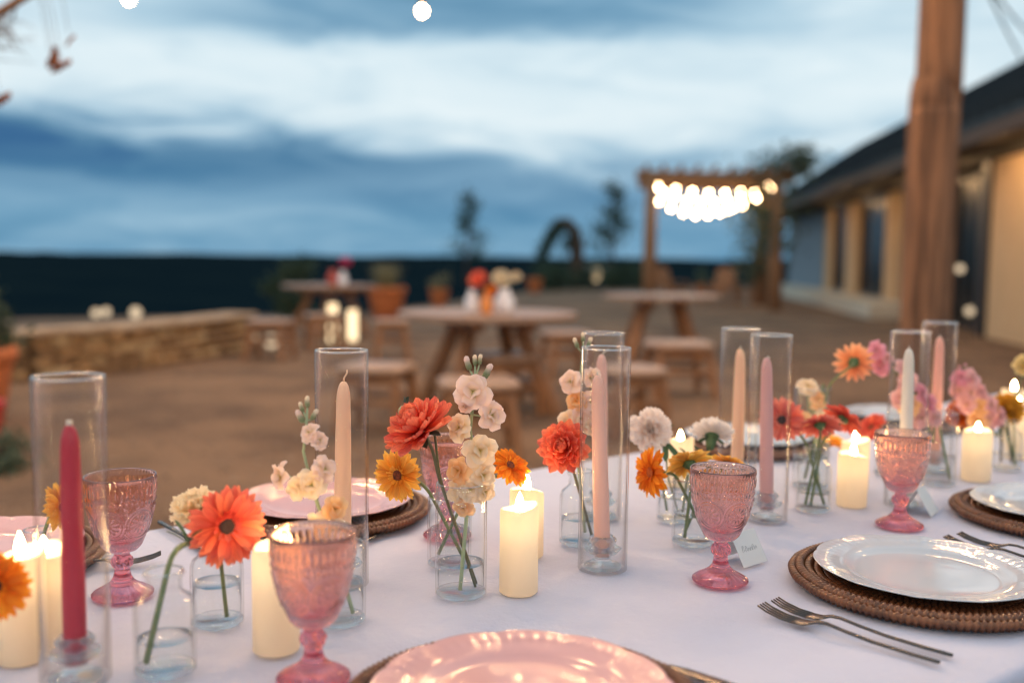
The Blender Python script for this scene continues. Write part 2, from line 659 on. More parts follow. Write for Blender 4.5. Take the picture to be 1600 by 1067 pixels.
def along(s):
    for a, b_ in zip(wpts[:-1], wpts[1:]):
        L = (b_ - a).length
        if s <= L:
            return a + (b_ - a) * (s / L), (b_ - a).normalized()
        s -= L
    return wpts[-1], (wpts[-1] - wpts[-2]).normalized()


WL = sum((b_ - a).length for a, b_ in zip(wpts[:-1], wpts[1:]))
core = MB()
for i in range(24):
    p, d = along(WL * (i + 0.5) / 24)
    p2_, _ = along(WL * i / 24)
    q2_, _ = along(WL * (i + 1) / 24 - 0.001)
    core.bar(p2_ + Vector((0, 0, 0.2)), q2_ + Vector((0, 0, 0.2)), 0.26, 0.40)
core.v = [tuple(Vector(v) - wpts[2]) for v in core.v]
core.build('mortar_core', M_MORTAR, wall, smooth=False)
rs = random.Random(3)
z = 0.0
row = 0
while z < 0.38:
    hh = rs.uniform(0.085, 0.13)
    if z + hh > 0.36:
        hh = 0.405 - z
    s = rs.uniform(-0.1, 0.0)
    while s < WL:
        L = rs.uniform(0.14, 0.34)
        p, d = along(min(max(s + L / 2, 0), WL - 0.01))
        ang = math.atan2(d.y, d.x)
        M = (Matrix.Translation(p - wpts[2] + Vector((0, 0, z + hh / 2))) @ Matrix.Rotation(ang + rs.uniform(-.05, .05), 4, 'Z')
             @ Matrix.Diagonal((L * 1.03, 0.34 + rs.uniform(-.03, .04), hh * 1.05, 1)))
        put('stone', rs.choice(stone_pool), None, wall, M)
        s += L
    z += hh
s = 0.0
while s < WL:
    L = rs.uniform(0.35, 0.6)
    p, d = along(min(s + L / 2, WL - 0.01))
    M = (Matrix.Translation(p - wpts[2] + Vector((0, 0, 0.43))) @ Matrix.Rotation(math.atan2(d.y, d.x), 4, 'Z')
         @ Matrix.Diagonal((L, 0.44, 0.065, 1)))
    put('cap_stone', rs.choice(cap_mesh), None, wall, M)
    s += L

# ------------------------------------------------------------------ long low building on the right
BU = Vector((0.127, 0.992, 0)).normalized()
BN = Vector((-0.992, 0.127, 0)).normalized()
BO = Vector((8.0, 20.0, 0))


def fp(z, o, h):
    return Vector((5.44 + 0.128 * z, z, 0)) + BN * o + Vector((0, 0, h)) - BO


def fbox(mb_, z1, z2, o1, o2, h1, h2):
    vs = [fp(z1, o1, h1), fp(z2, o1, h1), fp(z2, o2, h1), fp(z1, o2, h1), fp(z1, o1, h2), fp(z2, o1, h2), fp(z2, o2, h2), fp(z1, o2, h2)]
    return mb_.add(vs, [(0, 3, 2, 1), (4, 5, 6, 7), (0, 1, 5, 4), (1, 2, 6, 5), (2, 3, 7, 6), (3, 0, 4, 7)])


bld = thing('long_building', 'long low tan stucco building with dark metal roof on the right', 'building', BO)


def bpart(name, mat, *boxes):
    m_ = MB()
    for b_ in boxes:
        fbox(m_, *b_)
    return m_.build(name, mat, bld, smooth=False)


bpart('back_wall', M_STUCCO, (6, 39, -6.2, -6.0, 0, 2.9))
bpart('end_wall', M_STUCCO, (38.8, 39, -5.98, -0.6, 0, 2.9))
bpart('floor_slab', M_PLINTH, (20.2, 39, -5.9, 0.75, 0.004, 0.30))
bpart('wall_panel', M_STUCCO, (6, 15.6, -0.3, 0.0, 0, 2.74))
bpart('wall_panel', pbr('blue grey panel', (0.20, 0.25, 0.30), 0.6), (31.5, 38.8, -0.5, -0.3, 0.302, 2.74))
for (a, b_) in ((26.3, 27.7), (22.3, 23.3), (29.9, 30.8)):
    bpart('column', M_STUCCO, (a, b_, -0.36, -0.22, 0.302, 2.74))
bpart('lintel', M_SOFFIT, (6, 38.8, -0.32, 0.05, 2.744, 2.95))
for (a, b_) in ((27.75, 29.85), (30.85, 31.45), (23.35, 26.25), (20.2, 22.25), (18.6, 20.0), (17.1, 18.5), (15.95, 17.0)):
    h0 = 0.302 if a > 20.1 else 0.006
    p = bpart('window', M_FRAME, (a, a + 0.09, -0.42, -0.32, h0, 2.74), (b_ - 0.09, b_, -0.42, -0.32, h0, 2.74),
              (a + 0.09, b_ - 0.09, -0.42, -0.32, h0, h0 + 0.1), (a + 0.09, b_ - 0.09, -0.42, -0.32, 2.6, 2.74))
    g_ = MB()
    fbox(g_, a + 0.09, b_ - 0.09, -0.39, -0.375, h0 + 0.1, 2.6)
    g_.build('pane', M_PANE, p, smooth=False)
bpart('door_jamb', M_FRAME, (15.62, 15.93, -0.42, 0.06, 0, 2.74))


def curtain(z1, z2, h0):
    m_ = MB()
    N = 60
    for i in range(N + 1):
        zz = z1 + (z2 - z1) * i / N
        o = -0.31 + 0.02 * math.sin(i * 1.25) + 0.015 * math.sin(i * 0.53)
        m_.v += [tuple(fp(zz, o, h0 + 0.03)), tuple(fp(zz, o, 2.68))]
    for i in range(N):
        m_.f.append((2 * i, 2 * i + 2, 2 * i + 3, 2 * i + 1))
    return m_.build('curtain', M_CURT, bld)


curtain(21.0, 22.2, 0.31)
# roof: slab, seams, fascia, soffit
EV, RG = (0.85, 2.98), (-3.0, 5.55)


def rquad(name, mat, z1, z2, t0, t1, th, lift=0.0, parent=None):
    m_ = MB()
    (o0, h0), (o1, h1) = EV, RG
    a = (o0 + (o1 - o0) * t0, h0 + (h1 - h0) * t0 + lift)
    b_ = (o0 + (o1 - o0) * t1, h0 + (h1 - h0) * t1 + lift)
    vs = [fp(z1, a[0], a[1]), fp(z2, a[0], a[1]), fp(z2, b_[0], b_[1]), fp(z1, b_[0], b_[1])]
    vs += [v + Vector((0, 0, th)) for v in vs]
    m_.add(vs, [(0, 3, 2, 1), (4, 5, 6, 7), (0, 1, 5, 4), (1, 2, 6, 5), (2, 3, 7, 6), (3, 0, 4, 7)])
    return m_.build(name, mat, parent or bld, smooth=False)


roof = rquad('roof', M_ROOF, 7, 40, 0, 1, 0.12)
for i in range(66):
    zz = 7.2 + i * 0.5
    rquad('roof_seam', M_ROOF, zz, zz + 0.035, 0.0, 1.0, 0.045, 0.122, roof)
m_ = MB()
vs = [fp(7, -3.0, 5.55), fp(40, -3.0, 5.55), fp(40, -6.9, 2.98), fp(7, -6.9, 2.98)]
vs += [v + Vector((0, 0, 0.12)) for v in vs]
m_.add(vs, [(0, 3, 2, 1), (4, 5, 6, 7), (0, 1, 5, 4), (1, 2, 6, 5), (2, 3, 7, 6), (3, 0, 4, 7)])
m_.build('rear_roof', M_ROOF, bld, smooth=False)
bpart('fascia', M_FASCIA, (7, 40, 0.855, 0.90, 2.80, 2.99))
bpart('soffit', M_SOFFIT, (7, 40, 0.06, 0.85, 2.90, 2.94))
bpart('parapet', M_BLACK, (6.5, 12.6, 0.2, 0.55, 3.15, 3.80))
for zz in (7.5, 10.5, 13.5, 16.5, 20.4, 24.0, 28.0):      # added glowing strips, unseen behind the fascia, brighten the wall
    bpart('wall_fill_strip', E_WALLFILL, (zz, zz + 1.2, 0.825, 0.851, 2.825, 2.865))

# ------------------------------------------------------------------ foliage helper


def leaf_cloud(mb_, pts, size, rnd, per=1, elong=2.0, droop=0.0):
    for p in pts:
        for _ in range(per):
            q_ = Vector(p) + Vector((rnd.gauss(0, 1), rnd.gauss(0, 1), rnd.gauss(0, 1))) * size * 0.8
            d = Vector((rnd.gauss(0, 1), rnd.gauss(0, 1), rnd.gauss(0, 0.7) - droop)).normalized()
            s_ = d.cross(Vector((rnd.gauss(0, 1), rnd.gauss(0, 1), rnd.gauss(0, 1)))).normalized()
            L = size * rnd.uniform(0.7, 1.3)
            w_ = L / elong / 2
            b_ = s_.cross(d) * L * 0.12
            mb_.add([q_, q_ + d * L * 0.5 + s_ * w_ + b_, q_ + d * L, q_ + d * L * 0.5 - s_ * w_ + b_], [(0, 1, 2), (0, 2, 3)])


def shrub_pts(rnd, n_, rx, ry, z0, z1, clumps=14):
    cs = []
    for _ in range(clumps):
        a = rnd.uniform(0, 6.28)
        q_ = math.sqrt(rnd.uniform(0, 1))
        h = rnd.uniform(0, 1)
        wv = math.sin(math.pi * (0.15 + 0.8 * h)) ** 0.6
        cs.append((math.cos(a) * q_ * rx * wv, math.sin(a) * q_ * ry * wv, z0 + (z1 - z0) * h, rnd.uniform(0.5, 1.0)))
    out = []
    cr = 0.38 * max(rx, ry)
    for _ in range(n_):
        c = rnd.choice(cs)
        out.append((c[0] + rnd.gauss(0, cr * c[3] * 0.5), c[1] + rnd.gauss(0, cr * c[3] * 0.5), max(z0 * 0.9, c[2] + rnd.gauss(0, cr * c[3] * 0.5))))
    return out


# ------------------------------------------------------------------ terracotta pots and their plants
def pot_profile(r, h):
    return [(0, 0), (r * 0.66, 0), (r * 0.7, h * 0.02), (r * 0.92, h * 0.78), (r * 0.93, h * 0.8), (r * 1.0, h * 0.81), (r * 1.02, h * 0.97),
            (r * 0.98, h), (r * 0.90, h), (r * 0.86, h * 0.86), (0, h * 0.86)]


def pot(loc, r, h, label, mat=None):
    t_ = thing('terracotta_pot', label, 'pot', loc)
    MB().lathe(pot_profile(r, h), 36).build('body', mat or M_TERRA, t_)
    MB().lathe([(0, h * 0.9), (r * 0.87, h * 0.885)], 24).build('soil', M_SOIL, t_)
    return t_


def bush(name, loc, label, rx, z0, z1, n_, size, mat, seed, stems=5):
    rnd = random.Random(seed)
    t_ = thing(name, label, 'plant', loc)
    st = MB()
    for _ in range(stems):
        a = rnd.uniform(0, 6.28)
        st.tube([(0, 0, 0), (math.cos(a) * rx * .25, math.sin(a) * rx * .25, z1 * 0.4), (math.cos(a) * rx * .5, math.sin(a) * rx * .5, z1 * 0.8)], [0.012, 0.009, 0.004], 5)
    tag(st.build('stems', M_BARK, t_), kind='stuff')
    lf = MB()
    leaf_cloud(lf, shrub_pts(rnd, n_, rx, rx, z0, z1), size, rnd)
    tag(lf.build('foliage', mat, t_, smooth=False), kind='stuff')
    return t_


p = on(604, 498)
pot(p, 0.375, 0.60, 'large orange terracotta pot behind the nearest round table, lit from its left')
mbg = thing('grass_plant', 'pale dry ornamental grass growing in the large orange pot', 'plant', p + Vector((0, 0, 0.52)))
g_ = MB()
rg = random.Random(5)
for _ in range(240):
    a = rg.uniform(0, 6.28)
    sp_ = rg.uniform(0.02, 0.34)
    L = rg.uniform(0.3, 0.62)
    b0 = Vector((math.cos(a), math.sin(a), 0)) * rg.uniform(0, 0.2)
    tip = b0 + Vector((math.cos(a) * sp_, math.sin(a) * sp_, L))
    md = (b0 + tip) / 2 + Vector((0, 0, 0.06))
    sd_ = Vector((-math.sin(a), math.cos(a), 0)) * 0.006
    g_.add([b0 - sd_, b0 + sd_, md + sd_, md - sd_, tip], [(0, 1, 2, 3), (3, 2, 4)])
tag(g_.build('blades', M_GRASSY, mbg, smooth=False), kind='stuff')

p = on(686, 479)
pot(p, 0.24, 0.42, 'small terracotta pot with dry plant left of the table flowers')
bush('potted_plant', p + Vector((0, 0, 0.36)), 'brownish plant in the small terracotta pot left of the table flowers', 0.2, 0.02, 0.45, 300, 0.07, M_GRASSY, 11)
p = on(835, 458)
pot(p, 0.27, 0.5, 'dark terracotta pot beside the low shrubs, right of the table flowers')
bush('shrub', on(462, 500), 'dark rounded shrub behind the far round table', 0.5, 0.1, 1.0, 1200, 0.10, M_LEAF, 12)
pl = Vector((-3.64, 6.6, 0))
pot(pl, 0.31, 0.53, 'large terracotta pot cut by the left edge of the picture')
bush('potted_shrub', pl + Vector((0, 0, 0.46)), 'dark leafy shrub in the terracotta pot at the left edge', 0.36, 0.0, 0.55, 1500, 0.07, M_LEAF, 13)
pl2 = Vector((-3.12, 5.75, 0))
tr_ = pot(pl2, 0.15, 0.30, 'small glossy red pot low at the left edge', M_REDPOT)
bush('silver_plant', Vector((-2.78, 5.25, 0)), 'low grey green leafy plant on the ground at the left edge', 0.2, 0.0, 0.20, 700, 0.06, M_LEAF2, 14)
for i, (px, py, w_, h_) in enumerate(((870, 455, 1.1, 0.75), (925, 452, 1.2, 0.85), (985, 452, 1.1, 0.8))):
    bush('low_shrub', on(px, py), ['low dark shrub under the weeping tree', 'low dark shrub beside the lit garden lamp', 'low dark shrub left of the pergola'][i], w_, 0.05, h_, 1200, 0.14,
         M_LEAF, 20 + i)

# ------------------------------------------------------------------ trees beyond the courtyard


def tree(name, base, label, height, spread, nl, size, seed, lean=0.0, mat=None, sparse=0.0):
    rnd = random.Random(seed)
    t_ = thing(name, label, 'tree', base)
    tk = MB()
    top_ = Vector((lean, 0, height * 0.93))
    tk.tube([(0, 0, 0), (lean * .2, 0, height * .3), (lean * .6, 0.03, height * .65), top_], [height * .018, height * .014, height * .009, height * .003], 7)
    pts = []
    for i in range(26):
        f_ = 0.30 + 0.66 * i / 25
        b0 = Vector((lean * f_, 0, height * f_))
        a = rnd.uniform(0, 6.28)
        L = spread * (1.15 - f_) * rnd.uniform(0.6, 1.25)
        tip = b0 + Vector((math.cos(a) * L, math.sin(a) * L, L * rnd.uniform(0.15, 0.6)))
        tk.tube([b0, (b0 + tip) / 2 + Vector((0, 0, .04 * L)), tip], [height * .006, height * .004, height * .0015], 5)
        if rnd.random() < sparse:
            continue
        for _ in range(nl):
            u_ = rnd.uniform(0.35, 1.1)
            pts.append(b0.lerp(tip, u_) + Vector((rnd.gauss(0, 1), rnd.gauss(0, 1), rnd.gauss(0, 1))) * 0.13 * spread * 0.6)
    tk.build('trunk', M_BARK, t_)
    lf = MB()
    leaf_cloud(lf, pts, size, rnd)
    tag(lf.build('crown', mat or M_LEAF, t_, smooth=False), kind='stuff')
    return t_


b_ = on(727, 447)
tree('sapling', b_, 'slim young tree standing alone against the sky', 3.9, 0.95, 46, 0.17, 31, 0.25, M_LEAF, 0.25)
b_ = on(955, 447)
tree('open_tree', b_, 'taller open crowned tree left of the pergola', 4.3, 1.5, 56, 0.19, 35, 0.1, M_LEAF, 0.2)
# weeping tree: trunk arches over and foliage hangs on the far side
b_ = on(896, 450)
wt_ = thing('weeping_tree', 'dark weeping tree with arched trunk between the two trees', 'tree', b_)
arc = [Vector((0.05, 0, 0)), Vector((0.1, 0, 0.9)), Vector((0.12, 0, 1.6)), Vector((0.0, 0, 2.25)), Vector((-0.3, 0, 2.6)), Vector((-0.65, 0, 2.6)), Vector((-0.95, 0, 2.2)), Vector((-1.15, 0, 1.6))]
MB().tube(arc, [0.30, 0.29, 0.28, 0.26, 0.22, 0.17, 0.10, 0.04], 9).build('trunk', M_BARK, wt_)
rw = random.Random(41)
pts = []
for i in range(26):
    s_ = rw.uniform(0.45, 1.0) * (len(arc) - 1)
    k = min(int(s_), len(arc) - 2)
    p0 = arc[k].lerp(arc[k + 1], s_ - k)
    L = rw.uniform(0.3, 1.2)
    for j in range(70):
        f_ = rw.random()
        pts.append(p0 + Vector((-0.35 * f_ * L + rw.gauss(0, .05), rw.gauss(0, .2), -f_ * L)))
lf = MB()
leaf_cloud(lf, pts, 0.14, rw, 1, 2.5, 0.8)
tag(lf.build('crown', M_LEAF, wt_, smooth=False), kind='stuff')

# ------------------------------------------------------------------ pergola with string lights


def strip_bulbs(root, pts_, bulb_r, mat, bulb_mesh, sock_mesh, base, cable_r=0.006):
    pass


PA, PB = Vector((3.18, 23.2, 0)), Vector((6.12, 23.2, 0))
PD = Vector((0.42, 2.97, 0))
perg = thing('pergola', 'rustic cedar pergola hung with lit bulbs beyond the round tables', 'pergola', PA)
o0, o1 = Vector((0, 0, 0)), PB - PA
for q_ in (o0, o1, o0 + PD, o1 + PD):
    j = random.uniform(-.05, .05)
    MB().tube([q_, q_ + Vector((j, 0, 1.6)), q_ + Vector((0, 0, 3.15))], [0.155, 0.145, 0.13], 10).build('post', M_PERG, perg)
for a, b_ in ((o0, o1), (o0 + PD, o1 + PD)):
    e = (b_ - a).normalized() * 0.35
    MB().tube([a - e + Vector((0, 0, 3.1)), (a + b_) / 2 + Vector((0, 0, 3.06)), b_ + e + Vector((0, 0, 3.1))], 0.12, 10).build('beam', M_PERG, perg)
for i in range(9):
    f_ = -0.04 + 1.08 * i / 8
    a = o0.lerp(o1, f_) + Vector((0, 0, 3.27)) - PD * 0.1
    MB().tube([a, a + PD * 0.6 + Vector((0, 0, .02)), a + PD * 1.2], 0.06, 8).build('rafter', M_PERG, perg)
for q_ in (o1, o1 + PD):
    MB().tube([q_ + Vector((-.65, 0, 3.0)), q_ + Vector((-.05, 0, 2.35))], 0.06, 7).build('brace', M_PERG, perg)


def uv_sphere(r, seg=14, rings=9, stretch=1.15):
    pr = [(r * math.sin(math.pi * i / rings), -r * stretch * math.cos(math.pi * i / rings)) for i in range(rings + 1)]
    pr[0] = (0, pr[0][1])
    pr[-1] = (0, pr[-1][1])
    return MB().lathe(pr, seg)


ME_BULB = uv_sphere(0.026).mesh('bulb')
ME_BULB.materials.append(E_BULB)
ME_NBULB = uv_sphere(0.034).mesh('bulb')
ME_NBULB.materials.append(E_NEAR)
ME_KBULB = uv_sphere(0.034).mesh('bulb')
ME_KBULB.materials.append(E_BACK)
ME_HBULB = uv_sphere(0.034).mesh('bulb')
ME_HBULB.materials.append(E_HIGHFILL)
ME_PBULB = uv_sphere(0.030, 12, 8).mesh('bulb')
ME_PBULB.materials.append(E_PERG)
ME_SOCK = MB().lathe([(0, 0.035), (0.018, 0.035), (0.02, 0.05), (0.016, 0.10), (0.006, 0.11), (0, 0.11)], 10).mesh('socket')
ME_SOCK.materials.append(M_CABLE)


def string_light(label, a, b_, sag, nb_, bulb_me, group=None, start=0.04, end=0.96, cr=0.005):
    a, b_ = Vector(a), Vector(b_)
    t_ = thing('string_light', label, 'string light', a, 0, group)
    f_ = lambda s: (b_ - a) * s - Vector((0, 0, sag * 4 * s * (1 - s)))
    MB().tube([f_(i / 30) for i in range(31)], cr, 5).build('cable', M_CABLE, t_)
    for i in range(nb_):
        s = start + (end - start) * i / max(1, nb_ - 1)
        q_ = f_(s) - Vector((0, 0, 0.115))
        o = put('bulb', bulb_me, None, t_, Matrix.Translation(q_))
        put('socket', ME_SOCK, None, o)
    return t_


W_ = Vector((0, 0, 1))
pcs = [(0.02, 0.03, 3.02, 0.98, 0.03, 3.04, 0.62, 9, 'front string of lit bulbs sagging along the front of the pergola'),
       (0.02, 0.3, 3.08, 0.95, 0.9, 3.12, 0.16, 7, 'second string of lit bulbs sagging inside the pergola'),
       (0.06, 0.75, 3.05, 0.98, 0.2, 3.10, 0.38, 9, 'third string of lit bulbs deep inside the pergola'),
       (0.03, 0.98, 2.85, 0.97, 0.95, 3.15, 0.56, 9, 'rear string of lit bulbs along the back of the pergola')]
for (fx, fy, z0, gx, gy, z1, sg, nb_, lab) in pcs:
    a = PA + o1 * fx + PD * fy + W_ * z0
    b_ = PA + o1 * gx + PD * gy + W_ * z1
    string_light(lab, a, b_, sg, nb_, ME_PBULB, 'string lights on the pergola')
# climber on the right posts
rc = random.Random(77)
cl_ = thing('climbing_plant', 'leafy climber growing up the right posts of the pergola', 'plant', PB + PD)
pts = []
for q_ in (Vector((0, -0.12, 0)), -PD + Vector((0, 0.1, 0))):
    MB().tube([q_, q_ + Vector((-.12, 0, 1.2)), q_ + Vector((.1, 0, 2.2)), q_ + Vector((-.05, 0, 3.2))], [0.03, 0.025, 0.02, 0.01], 6).build('stem', M_BARK, cl_)
    for _ in range(900):
        h = rc.uniform(1.3, 3.5) if q_.y < -1 else rc.uniform(0.6, 3.4)
        pts.append(q_ + Vector((rc.gauss(-0.15, .3), rc.gauss(0, .25), h)))
for _ in range(420):
    pts.append(-PD + Vector((rc.gauss(0.42, .24), rc.gauss(0, .2), rc.gauss(3.45, .13))))
lf = MB()
leaf_cloud(lf, pts, 0.16, rc)
tag(lf.build('foliage', M_LEAF2, cl_, smooth=False), kind='stuff')

# wooden lounge chairs under and beside the pergola


def lounge(loc, rz, label):
    t_ = thing('lounge_chair', label, 'chair', loc, rz, 'wooden lounge chairs by the pergola')
    for i in range(5):
        MB().box((-0.28 + i * .115, -0.28, 0.34), (-0.18 + i * .115, 0.3, 0.365)).build('seat_slat', M_WOOD, t_, False)
    for i in range(5):
        M = Matrix.Translation((-0.23 + i * .115, 0.3, 0.36)) @ Matrix.Rotation(R(-22), 4, 'X')
        MB().box((-0.05, 0, 0), (0.05, 0.025, 0.62 + 0.05 * math.sin(i / 4 * math.pi)), M).build('back_slat', M_WOOD, t_, False)
    for sx in (-1, 1):
        MB().box((sx * .36 - .06, -0.4, 0.52), (sx * .36 + .06, 0.42, 0.55)).build('armrest', M_WOOD, t_, False)
        for yy in (-0.32, 0.34):
            MB().box((sx * .34 - .035, yy - .035, 0.0), (sx * .34 + .035, yy + .035, 0.518)).build('leg', M_WOOD, t_, False)
    MB().box((-0.305, -0.3, 0.26), (0.305, -0.26, 0.338)).build('apron', M_WOOD, t_, False)
    return t_


lounge(on(1046, 470), R(25), 'wooden lounge chair beside the left pergola post')
lounge(on(1122, 474), R(-35), 'wooden lounge chair in the middle of the pergola, turned to the right')
lounge(on(1180, 476), R(-70), 'wooden lounge chair at the right pergola posts')
p = on(1094, 462)
pot(p, 0.2, 0.35, 'small pot with pale plant between the lounge chairs')
bush('potted_plant', p + W_ * 0.3, 'pale green plant between the lounge chairs under the pergola', 0.22, 0.0, 0.5, 300, 0.09, M_LEAF2, 91)

# ------------------------------------------------------------------ round tables and stools


def round_table(loc, rz, label, r=0.68):
    t_ = thing('round_table', label, 'table', loc, rz, 'round wooden tables in the courtyard')
    nb_ = 9
    for i in range(nb_):          # the top is boards cut to a circle
        y0 = -r + 2 * r * i / nb_ + 0.002
        y1 = -r + 2 * r * (i + 1) / nb_ - 0.002
        m_ = MB()
        pu, pd_ = [], []
        K = 6
        for k in range(K + 1):
            yy = y0 + (y1 - y0) * k / K
            xx = math.sqrt(max(0, r * r - yy * yy))
            pu.append((xx, yy))
            pd_.append((-xx, yy))
        ring = pu + pd_[::-1]
        N = len(ring)
        m_.add([(x, y, 0.71) for x, y in ring] + [(x, y, 0.75) for x, y in ring],
               [tuple(range(N))[::-1], tuple(range(N, 2 * N))] + [(k, (k + 1) % N, N + (k + 1) % N, N + k) for k in range(N)])
        m_.build('board', M_TOPW, t_, False)
    for sx in (-1, 1):
        MB().box((sx * 0.2 - 0.04, -0.42, 0.63), (sx * 0.2 + 0.04, 0.42, 0.708)).build('cleat', M_WOOD, t_, False)
        for sy in (-1, 1):
            MB().bar((sx * 0.2, sy * 0.18, 0.628), (sx * 0.40, sy * 0.40, 0.0), 0.085).build('leg', M_WOOD, t_, False)
        MB().bar((sx * 0.335, -0.30, 0.2), (sx * 0.335, 0.30, 0.2), 0.06).build('stretcher', M_WOOD, t_, False)
    return t_


def stool(loc, rz, label, w=0.5, h=0.45, white=False):
    t_ = thing('stool', label, 'stool', loc, rz, 'wooden stools around the round tables')
    m_ = MB()
    prof = [(0, h - 0.05), (w / 2 - .015, h - 0.05), (w / 2, h - 0.035), (w / 2, h - 0.012), (w / 2 - .02, h), (0, h - 0.004)]

    def sq(r_, z_, a):
        k = (abs(math.cos(a)) ** 5 + abs(math.sin(a)) ** 5) ** (-0.2)
        return r_ * min(k, 1.25) * 0.94, z_
    m_.lathe(prof, 32, sq)
    m_.build('seat', M_SEAT, t_)
    L = w / 2 - 0.06
    for sx in (-1, 1):
        for sy in (-1, 1):
            MB().bar((sx * L * .9, sy * L * .9, h - 0.052), (sx * L * 1.12, sy * L * 1.12, 0), 0.05).build('leg', M_WOOD, t_, False)
    for sx in (-1, 1):
        MB().bar((sx * L * 1.05, -L * 1.0, 0.16), (sx * L * 1.05, L * 1.0, 0.16), 0.032).build('stretcher', M_WOOD, t_, False)
        MB().bar((-L * 1.0, sx * L * 1.03, 0.22), (L * 1.0, sx * L * 1.03, 0.22), 0.032).build('stretcher', M_WOOD, t_, False)
        MB().bar((-L * .9, sx * L * .9, h - 0.09), (L * .9, sx * L * .9, h - 0.09), 0.03, 0.06).build('apron', M_WOOD, t_, False)
    return t_


T1 = at(762, 487, 7.56)
T1.z = 0
round_table(T1, R(20), 'nearest round wooden table with bottles of flowers on it')
T2 = Vector((-2.65, 14.4, 0))
round_table(T2, R(50), 'farthest round wooden table, at left with a red vase on it')
T3 = at(1033, 461, 11.7)
T3.z = 0
round_table(T3, R(0), 'bare round wooden table right of centre, in front of the pergola')


def seat_at(px, py, h=0.45):
    q_ = on(px, py, h)
    return Vector((q_.x, q_.y, 0))


stool(seat_at(748, 592), R(8), 'wooden stool in front of the nearest round table')
stool(seat_at(590, 569), R(-12), 'wooden stool left of the nearest round table')
stool(seat_at(785, 552), R(30), 'wooden stool pushed under the nearest round table')
stool(seat_at(612, 499), R(10), 'wooden stool standing in front of the large orange pot', 0.44)
stool(seat_at(422, 499), R(-5), 'wooden stool at the right end of the stone wall', 0.5)
stool(seat_at(505, 490), R(25), 'wooden stool by the two tall lit lanterns', 0.46)
stool(seat_at(885, 517), R(15), 'wooden stool behind the rear clear cylinder, right of the nearest round table', 0.5)
stool(seat_at(1060, 536), R(6), 'broad wooden stool in front of the bare round table', 0.58, 0.46)
stool(seat_at(985, 573), R(20), 'low wooden stool with pale seat right of the pink tapers', 0.46)

# ------------------------------------------------------------------ lanterns and lamps


def lantern(loc, w, h, label, glow=0.8):
    t_ = thing('lantern', label, 'lantern', loc)
    MB().box((-w / 2, -w / 2, 0), (w / 2, w / 2, 0.03)).build('base', M_BLACK, t_, False)
    MB().box((-w / 2, -w / 2, h - 0.05), (w / 2, w / 2, h - 0.02)).build('lid', M_BLACK, t_, False)
    for sx in (-1, 1):
        for sy in (-1, 1):
            MB().box((sx * w / 2 - .008, sy * w / 2 - .008, 0.031), (sx * w / 2 + .008, sy * w / 2 + .008, h - .051)).build('upright', M_BLACK, t_, False)
    MB().lathe([(0, 0.031), (w * .36, 0.031), (w * .36, h * glow), (0, h * glow)], 14).build('glowing_shade', E_LANT, t_)
    MB().tube([Vector((math.cos(a) * .05, 0, h - 0.02 + math.sin(a) * .06)) for a in [math.pi * i / 8 for i in range(9)]], 0.005, 5).build('handle', M_BLACK, t_)
    return t_


lantern(at(520, 525, 13.2).xy.to_3d(), 0.17, 0.66, 'tall lit lantern on the ground left of the large orange pot')
lantern(at(551, 525, 13.4).xy.to_3d(), 0.17, 0.55, 'shorter lit lantern beside the large orange pot')


def globe(px, py, yd, r, label):
    c = at(px, py, yd)
    t_ = thing('garden_lamp', label, 'lamp', (c.x, c.y, 0))
    MB().tube([(0, 0, 0), (0, 0, max(0.02, c.z - r))], 0.012, 6).build('stake', M_BLACK, t_)
    uv_sphere(r, 14, 9, 1.0).build('globe', E_DIM, t_, M=Matrix.Translation((0, 0, max(c.z, r))))
    return t_


globe(405, 528, 11.8, 0.05, 'dim small globe lamp behind the stool by the stone wall, left one')
globe(424, 533, 11.4, 0.075, 'bright small globe lamp behind the stool by the stone wall, right one')
globe(150, 489, 16.6, 0.07, 'lit globe lamp beyond the stone wall, leftmost of three')
globe(166, 487, 16.8, 0.07, 'lit globe lamp beyond the stone wall, middle of three')
globe(212, 488, 17.0, 0.09, 'lit globe lamp beyond the stone wall, rightmost of three')
globe(1500, 420, 15.0, 0.06, 'lit globe lamp beside the building door, taller one')
globe(1515, 486, 14.6, 0.06, 'lit globe lamp beside the building door, lower one')
p = on(1504, 508)
pot(p, 0.17, 0.62, 'tall orange terracotta pot beside the log post, by the building')
c = on(932, 452)
gl_ = thing('shaded_lamp', 'lit garden lamp with wide shade among the low shrubs', 'lamp', c)
MB().tube([(0, 0, 0), (0, 0, 0.5)], 0.03, 8).build('post', M_BLACK, gl_)
MB().lathe([(0, 0.35), (0.12, 0.35), (0.14, 0.75), (0, 0.8)], 14).build('glowing_shade', E_LANT, gl_)
MB().lathe([(0, 0.98), (0.2, 0.95), (0.42, 0.82), (0.42, 0.80), (0, 0.93)], 18).build('hood', M_CURT, gl_)

# ------------------------------------------------------------------ log post that carries the festoon
LP = Vector((2.70, 6.5, 0))
lp = thing('log_post', 'thick peeled log post right of centre, rising out of the picture', 'post', LP)


def logfn(lo, hi):
    def f_(r_, z_, a):
        k = 1 + 0.07 * mnoise.noise(Vector((math.cos(a) * 2.2, math.sin(a) * 2.2, z_ * 0.8))) + 0.07 * mnoise.noise(Vector((math.cos(a) * 8, math.sin(a) * 8, z_ * 0.6)))
        return r_ * k, z_
    return f_


